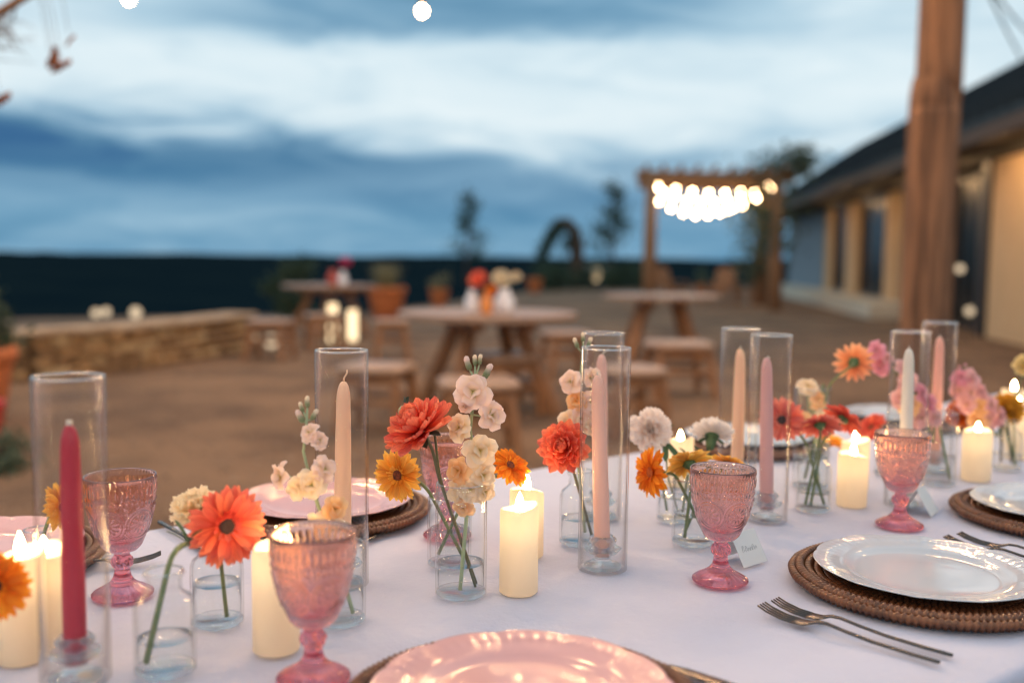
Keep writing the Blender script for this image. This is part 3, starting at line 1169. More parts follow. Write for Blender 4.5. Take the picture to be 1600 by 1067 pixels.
MB().lathe([(0, 0)] + [(0.160 - 0.006 * z_ / 2.2, z_) for z_ in [i * 0.11 for i in range(20)]] + [(0.150, 2.17), (0, 2.17)], 48, logfn(0, 2.2)).build('lower_log', M_POST, lp)
MB().lathe([(0.140, 2.10), (0.153, 2.15), (0.150, 2.24), (0.135, 2.34)], 40, logfn(2, 3)).build('collar', M_POST, lp)
MB().lathe([(0, 2.2)] + [(0.141 - 0.004 * (z_ - 2.2), z_) for z_ in [2.2 + i * 0.18 for i in range(21)]] + [(0, 5.8)], 40, logfn(2, 5), off=(0.02, 0, 0)).build('upper_log', M_POST, lp)
POSTTOP = LP + W_ * 4.9

# festoon strings
A0 = at(663, 18, 6.0)
string_light('festoon string of lit bulbs from the log post, one bulb showing at the top centre', Vector((2.77, 6.3, 5.65)), Vector((-3.87, 5.7, 5.65)), 5.65 - A0.z - 0.115, 9, ME_BULB, 'festoon strings over the courtyard', 0.02, 0.98)
B0 = at(213, -2, 5.5)
string_light('festoon string of lit bulbs from the tree, one bulb cut by the top edge', Vector((-5.6, 5.5, 5.65)), Vector((1.43, 5.5, 5.65)), 5.65 - B0.z - 0.115, 9, ME_BULB, 'festoon strings over the courtyard', 0.0625, 0.9375)
string_light('festoon string of lit bulbs above the near end of the dining table', Vector((2.77, 6.4, 4.7)), Vector((-3.4, -1.6, 4.2)), 1.75, 11, ME_NBULB, 'festoon strings over the courtyard')
string_light('festoon string of lit bulbs above the far side of the dining table', Vector((2.7, 6.6, 4.9)), Vector((-4.9, 1.2, 4.6)), 1.35, 11, ME_NBULB, 'festoon strings over the courtyard')
string_light('festoon string of lit bulbs running right from the log post', Vector((2.9, 6.4, 4.7)), Vector((4.6, -1.2, 4.2)), 1.6, 9, ME_KBULB, 'festoon strings over the courtyard')
string_light('added unseen high string of bulbs over the round tables, nearer one', Vector((2.9, 6.6, 5.6)), Vector((-7.5, 10.5, 5.8)), 1.0, 12, ME_HBULB, 'festoon strings over the courtyard')  # this string and the next are added above the view to warm the courtyard
string_light('added unseen high string of bulbs over the round tables, farther one', Vector((2.9, 6.7, 5.7)), Vector((-5.5, 15.5, 7.0)), 0.9, 12, ME_HBULB, 'festoon strings over the courtyard')
string_light('festoon string of lit bulbs behind the camera, nearer one', Vector((4.6, -1.4, 4.2)), Vector((-3.6, -1.7, 4.2)), 1.5, 11, ME_KBULB, 'festoon strings over the courtyard')
string_light('festoon string of lit bulbs behind the camera, farther one', Vector((4.4, -3.6, 4.2)), Vector((-4.2, -3.2, 4.2)), 1.6, 11, ME_KBULB, 'festoon strings over the courtyard')
for i, (ax, ay, bx, by) in enumerate(((1548, -6, 1596, 92), (1560, -4, 1612, 58))):
    a, b_ = at(ax, ay, 9.0), at(bx, by, 12.3)
    t_ = thing('guy_wire', ['thin wire crossing the sky above the building roof, left one', 'thin wire crossing the sky above the building roof, right one'][i], 'wire', a)
    MB().tube([Vector((0, 0, 0)) - (b_ - a) * 0.6, (b_ - a) * 0.5 - W_ * 0.02, b_ - a], 0.012, 5).build('strand', M_CABLE, t_)

# tree at the left whose bough hangs into the picture
OT = Vector((-5.0, 4.6, 0))
ot = thing('oak_tree', 'tree whose bare twigs and dry leaves hang in at the top left corner', 'tree', OT)
MB().tube([(0, 0, 0), (0.05, 0, 1.5), (-0.05, 0.1, 3.0), (0.1, 0.2, 5.2)], [0.2, 0.17, 0.14, 0.1], 12).build('trunk', M_BARK, ot)
e0, e1 = at(-40, 45, 4.2) - OT, at(45, -8, 4.1) - OT
MB().tube([Vector((-0.03, 0.06, 2.0)), e0.lerp(Vector((0, 0, 2.1)), 0.5), e0, e1, e1 + (e1 - e0) * 1.4 + W_ * 0.1], [0.08, 0.05, 0.02, 0.016, 0.006], 8).build('limb', pbr('lit limb', (0.3, 0.16, 0.08), 0.8, var=(30, 0.7, (0.16, 0.08, 0.04))), ot)
rt = random.Random(9)
tw = MB()
for i in range(26):
    s0 = e0.lerp(e1, rt.uniform(-1.2, 1.0))
    px, py = rt.uniform(-10, 60), rt.uniform(30, 100)
    e_ = at(px, py, 4.2 + rt.uniform(-.25, .3)) - OT
    md = s0.lerp(e_, 0.5) + Vector((rt.gauss(0, .03), 0, rt.gauss(0, .03)))
    tw.tube([s0, md, e_], [0.003, 0.002, 0.0008], 4)
tag(tw.build('twigs', M_BARK, ot), kind='stuff')


def oak_leaf(px, py, s, sd_):
    c = at(px, py, 4.15) - OT
    rnd = random.Random(sd_)
    m_ = MB()
    N = 8
    for i in range(N + 1):
        u_ = i / N
        w_ = 0.32 * math.sin(math.pi * min(1, u_ * 1.05)) ** 0.7 * (1 + 0.3 * math.sin(u_ * 22))
        cz = 0.35 * u_ * u_
        for k in (-1, 0, 1):
            m_.v.append(((u_ - .5) * 1.0, k * w_, cz + abs(k) * 0.18))
    for i in range(N):
        for k in range(2):
            a = i * 3 + k
            m_.f.append((a, a + 1, a + 4, a + 3))
    M = Matrix.Translation(c) @ Matrix.Rotation(rnd.uniform(0, 6), 4, 'Y') @ Matrix.Rotation(rnd.uniform(-.6, .6), 4, 'X') @ Matrix.Scale(s, 4)
    m_.build('leaf', M_DRY, ot, M=M)
    tp = c + Vector((0, 0, 0.02))
    MB().tube([tp, tp + Vector((-.05, .05, .2)), at(px - 30, -30, 4.3) - OT], 0.0012, 4).build('leaf_stalk', M_BARK, ot)


for i, (px, py, s) in enumerate(((77, 90, .10), (94, 95, .09), (85, 100, .07), (107, 59, .055), (-2, 148, .10), (213, 2, .02))):
    if i < 5:
        oak_leaf(px, py, s, 60 + i)

# ------------------------------------------------------------------ long dining table under a white cloth
TD = Vector((0.7815, 0.6239, 0))            # along the table
TN = Vector((-0.6239, 0.7815, 0))           # across, away from the camera
TO = on(1600, 1025, TZ)
TO.z = 0
T0, T1L, TW = -1.75, 4.4, 1.02
M_CLOTH = pbr('white linen', (0.52, 0.54, 0.67), 0.85, var=(3.2, 0.6, (0.45, 0.465, 0.585)), bump=(26, 0.75, 0.006), spec=0.25, sheen=0.15)
tblrot = math.atan2(TD.y, TD.x)


def tp(t_, w_, z_=0.0):
    return TO + TD * t_ + TN * w_ + Vector((0, 0, z_))


dt = thing('dining_table', 'long dining table hidden under the white cloth', 'table', TO, tblrot)
MB().box((T0 + .03, 0.03, 0.70), (T1L - .03, TW - .03, 0.738)).build('tabletop', M_WOOD, dt, False)
for a in (T0 + .25, 1.3, T1L - .25):
    for b_ in (0.15, TW - 0.15):
        MB().box((a - .04, b_ - .04, 0), (a + .04, b_ + .04, 0.698)).build('leg', M_WOOD, dt, False)

# cloth: a grid over the top that rolls over the edges and hangs in folds
mb = MB()
us = []
nu = 230
for i in range(nu + 1):
    us.append(T0 + (T1L - T0) * i / nu)
prof = []                     # (offset outward from the edge, drop, k) across the table
nw = 44
drop = [(0.0, 0.0), (0.007, 0.002), (0.012, 0.009), (0.013, 0.02), (0.015, 0.08), (0.02, 0.2), (0.025, 0.4), (0.03, 0.68)]
for (o_, d_) in drop[::-1]:
    prof.append((-o_, d_))
for j in range(1, nw):
    prof.append((TW * j / nw, 0.0))
for (o_, d_) in drop:
    prof.append((TW + o_, d_))
NW = len(prof)
creases = [(0.52, 0.0, 1), (-0.25, 1.2, 0), (0.75, 1.25, 0), (1.75, 1.2, 0), (2.7, 1.2, 0), (-1.1, 1.2, 0)]
for i, u_ in enumerate(us):
    for (w_, d_) in prof:
        zz = TZ - d_
        ww = w_
        if d_ > 0.015:
            amp = min(1.0, d_ / 0.35) * 0.035
            fold = math.sin(u_ * 14 + 1.5 * math.sin(u_ * 3.1)) + 0.5 * math.sin(u_ * 31 + 1)
            ww += (-1 if w_ < 0.5 else 1) * amp * fold
        else:
            zz -= 0.0007 * (1 + mnoise.noise(Vector((u_ * 3.0, w_ * 3.0, 0)))) + 0.0007 * (1 + mnoise.noise(Vector((u_ * 9, w_ * 7, 4))))
            # soft pulled wrinkles running obliquely
            wr = mnoise.noise(Vector((u_ * 1.2 + w_ * 4.0, w_ * 1.0 - u_ * 0.4, 7)))
            zz -= 0.0022 * (1 - min(1.0, abs(wr) * 6))
            for (c0, ph, kind) in creases:
                dd = (w_ - c0) if kind else (u_ - c0 - 0.02 * math.sin(w_ * 6 + ph))
                zz -= 0.0026 * math.exp(-(dd / 0.008) ** 2)
        mb.v.append((u_, ww, zz))
for i in range(nu):
    for j in range(NW - 1):
        a = i * NW + j
        mb.f.append((a, a + NW, a + NW + 1, a + 1))
tc_ = mb.build('tablecloth', M_CLOTH)
tc_.location = TO
tc_.rotation_euler = (0, 0, tblrot)
tag(tc_, 'long white tablecloth with soft creases covering the dining table', 'tablecloth')

# ------------------------------------------------------------------ tableware materials
G_THIN = thin_glass('clear hurricane glass', (0.985, 0.985, 0.98), 0.05, True, 0.012)
G_VASE = thin_glass('clear vase glass', (0.975, 0.985, 0.985), 0.015, False, 0.025)
G_SOLID = solid_glass('clear thick glass', (0.985, 0.99, 0.99), 0.0, 1.47, clear=0.3)
G_WATER = thin_glass('water', (0.99, 0.995, 0.995), 0.0, False, 0.02)
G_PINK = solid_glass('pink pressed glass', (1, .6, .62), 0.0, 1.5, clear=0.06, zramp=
                     [(0.0, (0.94, 0.26, 0.32)), (0.12, (0.96, 0.38, 0.43)), (0.33, (0.95, 0.31, 0.37)), (0.42, (0.985, 0.58, 0.59)), (0.62, (0.99, 0.71, 0.69)), (0.85, (0.995, 0.71, 0.65)), (1.0, (0.995, 0.72, 0.60))])  # amber turn at the rim is warm light put into the glass colour
M_WAX = pbr('ivory wax', (0.95, 0.85, 0.68), 0.45, transl=0.45)
E_LED = emis('candle led', (1.0, 0.74, 0.44), 7.0)
M_WICK = pbr('wick', (0.03, 0.025, 0.02), 0.9)
M_WICKW = pbr('clean wick', (0.75, 0.66, 0.55), 0.9)
E_FLAME = emis('candle flame', (1.0, 0.66, 0.30), 80.0)
M_PLW = pbr('white porcelain', (0.47, 0.51, 0.57), 0.09, var=(12, 0.3, (0.42, 0.45, 0.51)))
M_PLP = pbr('blush porcelain', (0.62, 0.36, 0.36), 0.13, spec=0.35, var=(12, 0.3, (0.66, 0.38, 0.38)))
M_RATTAN = [pbr('rattan a', (0.15, 0.052, 0.020), 0.34, var=(60, 0.9, (0.06, 0.021, 0.009))),
            pbr('rattan b', (0.19, 0.068, 0.025), 0.34, var=(60, 0.9, (0.075, 0.027, 0.011)))]
M_STEEL = pbr('brushed dark steel', (0.10, 0.09, 0.085), 0.26, metal=1.0)
M_CARD = pbr('card', (0.72, 0.71, 0.70), 0.8, bump=(300, 0.1, 0.001))
M_INK = pbr('grey ink', (0.10, 0.10, 0.12), 0.7)

# ------------------------------------------------------------------ goblets of pressed glass


def goblet_mesh():
    def carve(r_, z_, a):
        d = 0.0
        if z_ > 0.5:
            return r_, z_ - 1.0
        if z_ > 0.053:
            # row of upright ovals under the rim and a row of beads
            if 0.122 < z_ < 0.137:
                d += 0.0011 * max(0.0, math.sin(a * 34)) * math.sin(math.pi * (z_ - 0.122) / 0.015)
            if 0.1395 < z_ < 0.1435:
                d += 0.0006 * max(0.0, math.sin(a * 52)) * math.sin(math.pi * (z_ - 0.1395) / 0.004)
            if 0.1135 < z_ < 0.1195:
                d += 0.0011 * max(0.0, math.sin(a * 40)) * math.sin(math.pi * (z_ - 0.1135) / 0.006)
            # medallions
            k = 6
            aa = ((a + math.pi / k) % (2 * math.pi / k)) - math.pi / k
            x, y = aa * r_, z_ - 0.092
            q_ = math.hypot(x, y)
            if q_ < 0.0190:
                th = math.atan2(y, x)
                d += 0.0013 * math.exp(-((q_ - 0.0175) / 0.0011) ** 2)
                d += 0.0010 * math.exp(-((q_ - 0.0140) / 0.0010) ** 2)
                if 0.004 < q_ < 0.0125:
                    d += 0.0012 * max(0.0, math.sin(th * 10)) * math.sin(math.pi * (q_ - 0.004) / 0.0085)
                d += 0.0009 * math.exp(-(q_ / 0.0022) ** 2)
            elif 0.066 < z_ < 0.112:
                d += 0.00035 * max(0.0, math.sin(a * 60) * math.sin(z_ * 1500) - 0.3)
            # flutes at the foot of the bowl
            if 0.054 < z_ < 0.068:
                d += 0.0008 * max(0.0, math.sin(a * 36)) * math.sin(math.pi * (z_ - 0.054) / 0.014)
        elif 0.033 < z_ < 0.049:
            d += 0.0011 * math.sin(a * 8 + (z_ - 0.041) * 420) * math.sin(math.pi * (z_ - 0.033) / 0.016)
        elif 0.003 < z_ < 0.02:
            d += 0.0003 * math.sin(a * 24)
        return r_ + d, z_
    key = [(0.0345, 0.0), (0.0355, 0.0015), (0.0355, 0.0035), (0.034, 0.005), (0.028, 0.0085), (0.020, 0.0125), (0.0135, 0.0175), (0.0105, 0.023), (0.0092, 0.029),
           (0.0090, 0.033), (0.0115, 0.0365), (0.0125, 0.041), (0.0115, 0.0455), (0.0090, 0.049), (0.0088, 0.0515), (0.0105, 0.0535),
           (0.0175, 0.0555), (0.0215, 0.060), (0.0255, 0.067), (0.0300, 0.077), (0.0338, 0.088), (0.0366, 0.100), (0.0388, 0.112), (0.0402, 0.125), (0.0410, 0.137), (0.0413, 0.145)]
    prof_ = [(0.0, 0.0015), (0.030, 0.0015)]
    for (a, b_) in zip(key[:-1], key[1:]):
        st = 1 if a[1] < 0.03 else max(1, int(round((b_[1] - a[1]) / 0.0008)))
        for s in range(st):
            u_ = s / st
            prof_.append((a[0] + (b_[0] - a[0]) * u_, a[1] + (b_[1] - a[1]) * u_))
    prof_.append(key[-1])
    prof_.append((0.0405, 0.1462))
    inn = [(0.0392, 0.1452), (0.0386, 0.135), (0.0374, 0.12), (0.0352, 0.105), (0.0322, 0.09), (0.0282, 0.077), (0.0225, 0.066), (0.013, 0.0605), (0.0004, 0.0595)]
    m_ = MB()
    m_.lathe(prof_ + [(a, b_ + 1.0) for a, b_ in inn], 320, carve)
    return m_.mesh('goblet')


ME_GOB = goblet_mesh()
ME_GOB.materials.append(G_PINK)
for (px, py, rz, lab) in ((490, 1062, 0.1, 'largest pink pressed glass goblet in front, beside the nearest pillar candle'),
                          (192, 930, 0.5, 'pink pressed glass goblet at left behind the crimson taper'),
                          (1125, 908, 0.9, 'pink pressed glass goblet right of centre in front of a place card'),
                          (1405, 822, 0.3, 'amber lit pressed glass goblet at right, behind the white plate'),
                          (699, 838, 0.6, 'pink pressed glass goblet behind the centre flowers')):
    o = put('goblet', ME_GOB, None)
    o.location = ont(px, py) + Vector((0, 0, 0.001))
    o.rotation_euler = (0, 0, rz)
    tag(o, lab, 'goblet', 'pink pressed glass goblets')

# ------------------------------------------------------------------ hurricanes, taper candles, holders
HR, HH = 0.0325, 0.29
ME_HUR = MB().lathe([(HR, 0.0), (HR, HH), (HR - 0.0022, HH), (HR - 0.0022, 0.0)], 72, closed=True).mesh('cylinder')
ME_HUR.materials.append(G_THIN)
M_RIMG = thin_glass('polished rim glass', (0.97, 0.98, 0.98), 0.12, False, 0.34)
rm = MB()
for k in range(1):
    ring = []
    pr = []
    for i in range(8):
        a = 2 * math.pi * i / 8
        pr.append((HR - 0.0011 + 0.0014 * math.cos(a), HH + 0.0015 + 0.0014 * math.sin(a)))
    rm.lathe(pr, 72, closed=True)
ME_RIM = rm.mesh('rim')
ME_RIM.materials.append(M_RIMG)


def bobeche(r_, z_, a):
    return r_ * (1 + 0.04 * math.cos(8 * a) * (1 if 0.018 < z_ < 0.03 else 0)), z_


ME_HOLD = MB().lathe([(0, 0), (0.024, 0), (0.0255, 0.002), (0.024, 0.005), (0.014, 0.009), (0.0095, 0.014), (0.0135, 0.018), (0.021, 0.0215), (0.0245, 0.026), (0.023, 0.0275),
                      (0.0155, 0.0255), (0.0145, 0.031), (0.0185, 0.036), (0.0185, 0.039), (0.0150, 0.042), (0.0125, 0.043), (0.0115, 0.040), (0.0112, 0.016), (0.0, 0.015)], 48, bobeche).mesh('candle_holder')
ME_HOLD.materials.append(G_SOLID)
TAPERS = [
    (119, 1062, (0.46, 0.018, 0.040), 0.245, 0.0, 'crimson', 'at the left edge', 0),
    (535, 912, (0.90, 0.56, 0.38), 0.252, 0.01, 'peach', 'with a curled wick, left of centre', 1),
    (938, 809, (0.86, 0.50, 0.43), 0.257, -0.01, 'pink', 'at the rear, beside the orange dahlia', 2),
    (941, 888, (0.86, 0.50, 0.41), 0.255, -0.045, 'pink', 'in front, beside the orange dahlia', 0),
    (1150, 779, (0.90, 0.56, 0.37), 0.256, 0.0, 'peach', 'behind the mauve taper, right of centre', 0),
    (1197, 812, (0.70, 0.38, 0.37), 0.255, -0.03, 'mauve', 'right of the middle goblet', 3),
    (1412, 789, (0.82, 0.76, 0.68), 0.262, -0.01, 'ivory', 'behind the amber lit goblet', 0),
    (1459, 738, (0.84, 0.42, 0.34), 0.262, 0.0, 'salmon', 'in front of the log post', 0)]
for (px, py, col, hh, lean, cn, where, wick) in TAPERS:
    b_ = ont(px, py) + Vector((0, 0, 0.0015))
    t_ = thing('glass_hurricane', f'tall clear glass cylinder around the {cn} taper {where}', 'candle cylinder', b_, random.uniform(0, 6), 'glass cylinders around the tapers')
    put('cylinder', ME_HUR, None, t_)
    put('rim', ME_RIM, None, t_)
    o = put('candle_holder', ME_HOLD, None)
    o.location = b_ + Vector((0, 0, 0.0005))
    tag(o, f'small clear glass holder under the {cn} taper {where}', 'candle holder', 'glass holders of the tapers')
    c = thing('taper_candle', f'{cn} taper candle {where}', 'candle', b_ + Vector((0, 0, 0.0175)), 0, 'taper candles in glass cylinders')
    c.rotation_euler = (0.0, lean, 0)
    H = hh - 0.016
    m_ = pbr(f'{cn} wax {px}', col, 0.38, sss=0.15)
    MB().lathe([(0, 0), (0.0102, 0), (0.0106, 0.004), (0.0108, H * 0.3), (0.0098, H * 0.7), (0.0086, H - 0.022), (0.0080, H - 0.014), (0.0062, H - 0.006), (0.0035, H - 0.001), (0, H)], 24).build('wax', m_, c)
    if wick == 1:
        w_ = [(0, 0, H - .002), (0.0005, 0, H + .004), (0.003, 0, H + .008), (0.0045, 0, H + .011), (0.004, 0, H + .014)]
        MB().tube(w_, 0.0011, 6).build('wick', m_, c)
    elif wick == 2:
        MB().tube([(0, 0, H - .002), (0.003, 0, H + .003), (0.011, 0, H + .008)], 0.001, 6).build('wick', M_WICKW, c)
    elif wick == 3:
        MB().tube([(0, 0, H - .002), (0.002, 0, H + .002), (0.005, 0, H - .001)], 0.001, 6).build('wick', M_WICKW, c)
    else:
        MB().tube([(0, 0, H - .002), (0, 0, H + .004)], 0.0028 if px == 119 else 0.001, 8).build('wick', M_WICKW, c)

# ------------------------------------------------------------------ pillar candles with lit flames
fl = [(0, 0), (0.0022, 0.001), (0.0040, 0.0045), (0.0042, 0.008), (0.0032, 0.0125), (0.0016, 0.0165), (0, 0.0195)]
ME_FLAME = MB().lathe(fl, 14).mesh('flame')
ME_FLAME.materials.append(E_FLAME)


def pillar(px, py, r_, h_, lab, seed, tilt=0.006):
    b_ = ont(px, py) + Vector((0, 0, 0.001))
    t_ = thing('pillar_candle', lab, 'candle', b_, 0, 'lit ivory pillar candles')
    rnd = random.Random(seed)
    p1, p2 = rnd.uniform(0, 6), rnd.uniform(0, 6)

    def wav(r, z, a):
        k = 1.0 if z > h_ * 0.9 else 0.0
        amp = max(0.0, (r / r_ - 0.3))
        return r, z + k * amp * (tilt * math.sin(a + p1) + 0.0030 * math.sin(2 * a + p2) + 0.0008 * math.sin(5 * a))
    MB().lathe([(0, 0), (r_ - 0.0015, 0), (r_, 0.0015), (r_, h_ * 0.5), (r_, h_ * 0.95), (r_ - 0.0008, h_ - 0.0005), (r_ - 0.003, h_), (r_ - 0.005, h_ - 0.003),
                (r_ - 0.008, h_ - 0.008), (r_ * 0.4, h_ - 0.010), (0, h_ - 0.010)], 48, wav).build('wax', M_WAX, t_)
    MB().tube([(0, 0, h_ - 0.011), (0.0004, 0, h_ - 0.004)], 0.0011, 6).build('wick', M_WICK, t_)
    uv_sphere(0.008, 10, 7, 1.0).build('led', E_LED, t_, M=Matrix.Translation((0, 0, h_ - 0.024)))
    put('flame', ME_FLAME, None, t_, Matrix.Translation((0.0004, 0, h_ - 0.0055)) @ Matrix.Diagonal((1.25, 1.25, 1.25 * rnd.uniform(0.8, 1.3), 1)))
    return t_


pillar(36, 1030, 0.0240, 0.108, 'lit pillar candle at the left edge behind the orange gerbera', 1)
pillar(72, 1012, 0.0235, 0.104, 'lit pillar candle seen beside the crimson taper through glass', 2)
pillar(432, 1015, 0.0240, 0.112, 'lit pillar candle just behind the largest goblet', 3)
pillar(810, 925, 0.0236, 0.106, 'lit pillar candle right of the centre vase, front one of a pair', 4)
pillar(822, 868, 0.0236, 0.092, 'lit pillar candle right of the centre vase, rear one of a pair', 5)
pillar(1330, 790, 0.0245, 0.087, 'lit pillar candle left of the amber lit goblet, front one of a pair', 6)
pillar(1334, 764, 0.0245, 0.088, 'lit pillar candle left of the amber lit goblet, rear one of a pair', 7)
pillar(1524, 750, 0.0265, 0.095, 'lit pillar candle alone right of the amber lit goblet', 8, 0.002)
pillar(1061, 758, 0.0250, 0.085, 'lit pillar candle between the two white carnations', 9)
pillar(1580, 690, 0.0255, 0.120, 'farther lit pillar candle at the right edge, higher flame', 10)
pillar(1588, 716, 0.0245, 0.106, 'nearer lit pillar candle at the right edge behind yellow flowers', 11)

# ------------------------------------------------------------------ chargers, plates
ring_meshes = []


def coil(Rr, a_, zc, mi):
    nwv = max(24, int(round(2 * math.pi * Rr / 0.0076)))
    nth = nwv * 4
    m_ = MB()
    K = 7
    for i in range(nth):
        th = 2 * math.pi * i / nth
        for k in range(K):
            ph = 2 * math.pi * k / K
            ra = a_ * (1 + (0.32 + 0.12 * mnoise.noise(Vector((th * 9, Rr * 90, 0)))) * math.cos(nwv * th - ph) + 0.06 * mnoise.noise(Vector((th * 25, ph, Rr * 60))))
            r_ = Rr + ra * math.cos(ph)
            m_.v.append((r_ * math.cos(th), r_ * math.sin(th), zc + ra * math.sin(ph)))
    for i in range(nth):
        for k in range(K):
            i2, k2 = (i + 1) % nth, (k + 1) % K
            m_.f.append((i * K + k, i2 * K + k, i2 * K + k2, i * K + k2))
    me = m_.mesh('coil')
    me.materials.append(M_RATTAN[mi % 2])
    return me


CH = []
for k in range(12):
    Rr = 0.030 + k * 0.0112
    zc = 0.0062 + max(0, (k - 7)) ** 1.4 * 0.0011
    CH.append(coil(Rr, 0.0056, zc, k))
ztop = 0.0062 + 4 ** 1.4 * 0.0011
CH.append(coil(0.154, 0.0048, 0.0056, 0))
CH.append(coil(0.1622, 0.0046, ztop - 0.0030, 1))
ME_BASE = MB().lathe([(0, 0.003), (0.15, 0.003), (0.152, 0.008), (0, 0.008)], 48).mesh('backing')
ME_BASE.materials.append(M_RATTAN[0])


def plate_mesh(name, mat):
    def sc(r_, z_, a):
        k = max(0.0, (r_ - 0.09) / 0.045)
        s = abs(math.sin(a * 6)) ** 0.6
        return r_ * (1 + 0.014 * k * (s - 0.6)), z_ * 0.66 + 0.0014 * k * (s - 0.5) + (0.0007 * k * math.sin(a * 60) if 0.112 < r_ < 0.131 else 0)
    up = [(0, 0.0075), (0.05, 0.0072), (0.083, 0.0075), (0.089, 0.0092), (0.094, 0.0128), (0.099, 0.0155), (0.105, 0.0172), (0.112, 0.0188), (0.118, 0.0205), (0.122, 0.0226), (0.1265, 0.0228), (0.131, 0.0242), (0.1345, 0.0252), (0.1360, 0.0250), (0.1362, 0.0240)]
    dn = [(0.1345, 0.0226), (0.12, 0.0170), (0.10, 0.0112), (0.090, 0.006), (0.083, 0.0035), (0.080, 0.0), (0.077, 0.0), (0.075, 0.004), (0, 0.004)]
    me = MB().lathe(up + dn, 192, sc).mesh(name)
    me.materials.append(mat)
    return me


ME_PW, ME_PP = plate_mesh('plate', M_PLW), plate_mesh('plate', M_PLP)
SETS = [(817, 1124, 1, 'blush', 'in front at the bottom of the picture'),
        (1446, 917, 0, 'white', 'at right, in front of the amber lit goblet'),
        (1660, 812, 0, 'white', 'cut by the right edge'),
        (508, 803, 1, 'blush', 'across the table behind the peach taper and stock'),
        (-44, 882, 1, 'blush', 'at the left edge behind the crimson taper'),
        (1168, 698, 0, 'white', 'across the table behind the mauve taper'),
        (1408, 662, 0, 'white', 'farthest across the table behind the ivory taper')]
for i, (px, py, pk, cn, where) in enumerate(SETS):
    b_ = ont(px, py)
    c = thing('charger', f'woven rattan charger under the {cn} plate {where}', 'charger', b_ + Vector((0, 0, 0.0005)), i * 0.7, 'rattan chargers')
    for me in CH:
        put('coil', me, None, c)
    put('backing', ME_BASE, None, c)
    o = put('plate', ME_PP if pk else ME_PW, None)
    o.location = b_ + Vector((0, 0, 0.0128))
    o.rotation_euler = (0, 0, 0.2 + i * 0.37)
    tag(o, f'{cn} scalloped plate {where}', 'plate', 'scalloped plates')

# ------------------------------------------------------------------ cutlery


def strip(m_, pts_, th):
    """pts_: (x, y, z, width); rounded bar of that outline"""
    n_ = len(pts_)
    o_ = len(m_.v)
    for (x, y, z_, w_) in pts_:
        h = th
        for (dy, dz) in ((-w_ / 2, 0), (-w_ / 2 * .7, h / 2), (w_ / 2 * .7, h / 2), (w_ / 2, 0), (w_ / 2 * .7, -h / 2), (-w_ / 2 * .7, -h / 2)):
            m_.v.append((x, y + dy, z_ + dz))
    for i in range(n_ - 1):
        for k in range(6):
            k2 = (k + 1) % 6
            m_.f.append((o_ + i * 6 + k, o_ + (i + 1) * 6 + k, o_ + (i + 1) * 6 + k2, o_ + i * 6 + k2))
    m_.f.append(tuple(o_ + k for k in range(6)))
    m_.f.append(tuple(o_ + (n_ - 1) * 6 + k for k in range(6))[::-1])


mf = MB()
strip(mf, [(0.0, 0, .0030, .005), (0.004, 0, .0030, .0075), (0.03, 0, .0032, .0072), (0.07, 0, .0045, .0060), (0.10, 0, .0075, .0052), (0.122, 0, .0105, .0050), (0.133, 0, .0100, .007), (0.139, 0, .0075, .014), (0.146, 0, .0050, .020), (0.156, 0, .0042, .022), (0.160, 0, .0042, .0215)], 0.0026)
ME_FH = mf.mesh('handle')
ME_FH.materials.append(M_STEEL)
mf = MB()
for k in range(4):
    y = (k - 1.5) * 0.0056
    strip(mf, [(0.158, y, .0042, .0036), (0.175, y, .0050, .0031), (0.192, y, .0085, .0026), (0.203, y * .97, .0125, .0015)], 0.0018)
ME_FT = mf.mesh('tines')
ME_FT.materials.append(M_STEEL)
mf = MB()
strip(mf, [(0.0, 0, .004, .006), (0.004, 0, .004, .0085), (0.05, 0, .0042, .0080), (0.095, 0, .0042, .0070), (0.105, 0, .004, .0085)], 0.0040)
ME_KH = mf.mesh('handle')
ME_KH.materials.append(M_STEEL)
mf = MB()
strip(mf, [(0.104, 0, .004, .0085), (0.12, 0, .0035, .016), (0.16, 0, .003, .018), (0.195, 0, .003, .0165), (0.212, .001, .003, .011), (0.220, .003, .003, .003)], 0.0014)
ME_KB = mf.mesh('blade')
ME_KB.materials.append(M_STEEL)


def cutlery(kind, end, tip, lab):
    a, b_ = ont(*end), ont(*tip)
    d = b_ - a
    a = b_ - d.normalized() * (0.203 if kind == 'fork' else 0.22)
    t_ = thing(kind, lab, kind, a + Vector((0, 0, 0.0012)), math.atan2(d.y, d.x), 'dark steel cutlery')
    if kind == 'fork':
        put('handle', ME_FH, None, t_)
        put('tines', ME_FT, None, t_)
    else:
        put('handle', ME_KH, None, t_)
        put('blade', ME_KB, None, t_)
    return t_


cutlery('fork', (1445, 1034), (1189, 961), 'dark steel fork at lower right, nearer of the two by the white plate')
cutlery('fork', (1468, 1024), (1210, 953), 'dark steel fork at lower right, second from the front, touching the charger shadow')
cutlery('fork', (1722, 905), (1477, 851), 'dark steel fork cut by the right edge, left one of a pair')
cutlery('fork', (1740, 897), (1498, 846), 'dark steel fork cut by the right edge, right one of a pair')
cutlery('knife', (1230, 1108), (1036, 1043), 'dark steel knife beside the blush plate at the bottom')
cutlery('fork', (75, 895), (252, 879), 'dark steel fork behind the left pink goblet')
cutlery('knife', (268, 831), (345, 874), 'steel knife lying behind the cream carnation')
cutlery('fork', (560, 855), (668, 800), 'steel fork beside the blush plate left of the centre vase')

# ------------------------------------------------------------------ place cards


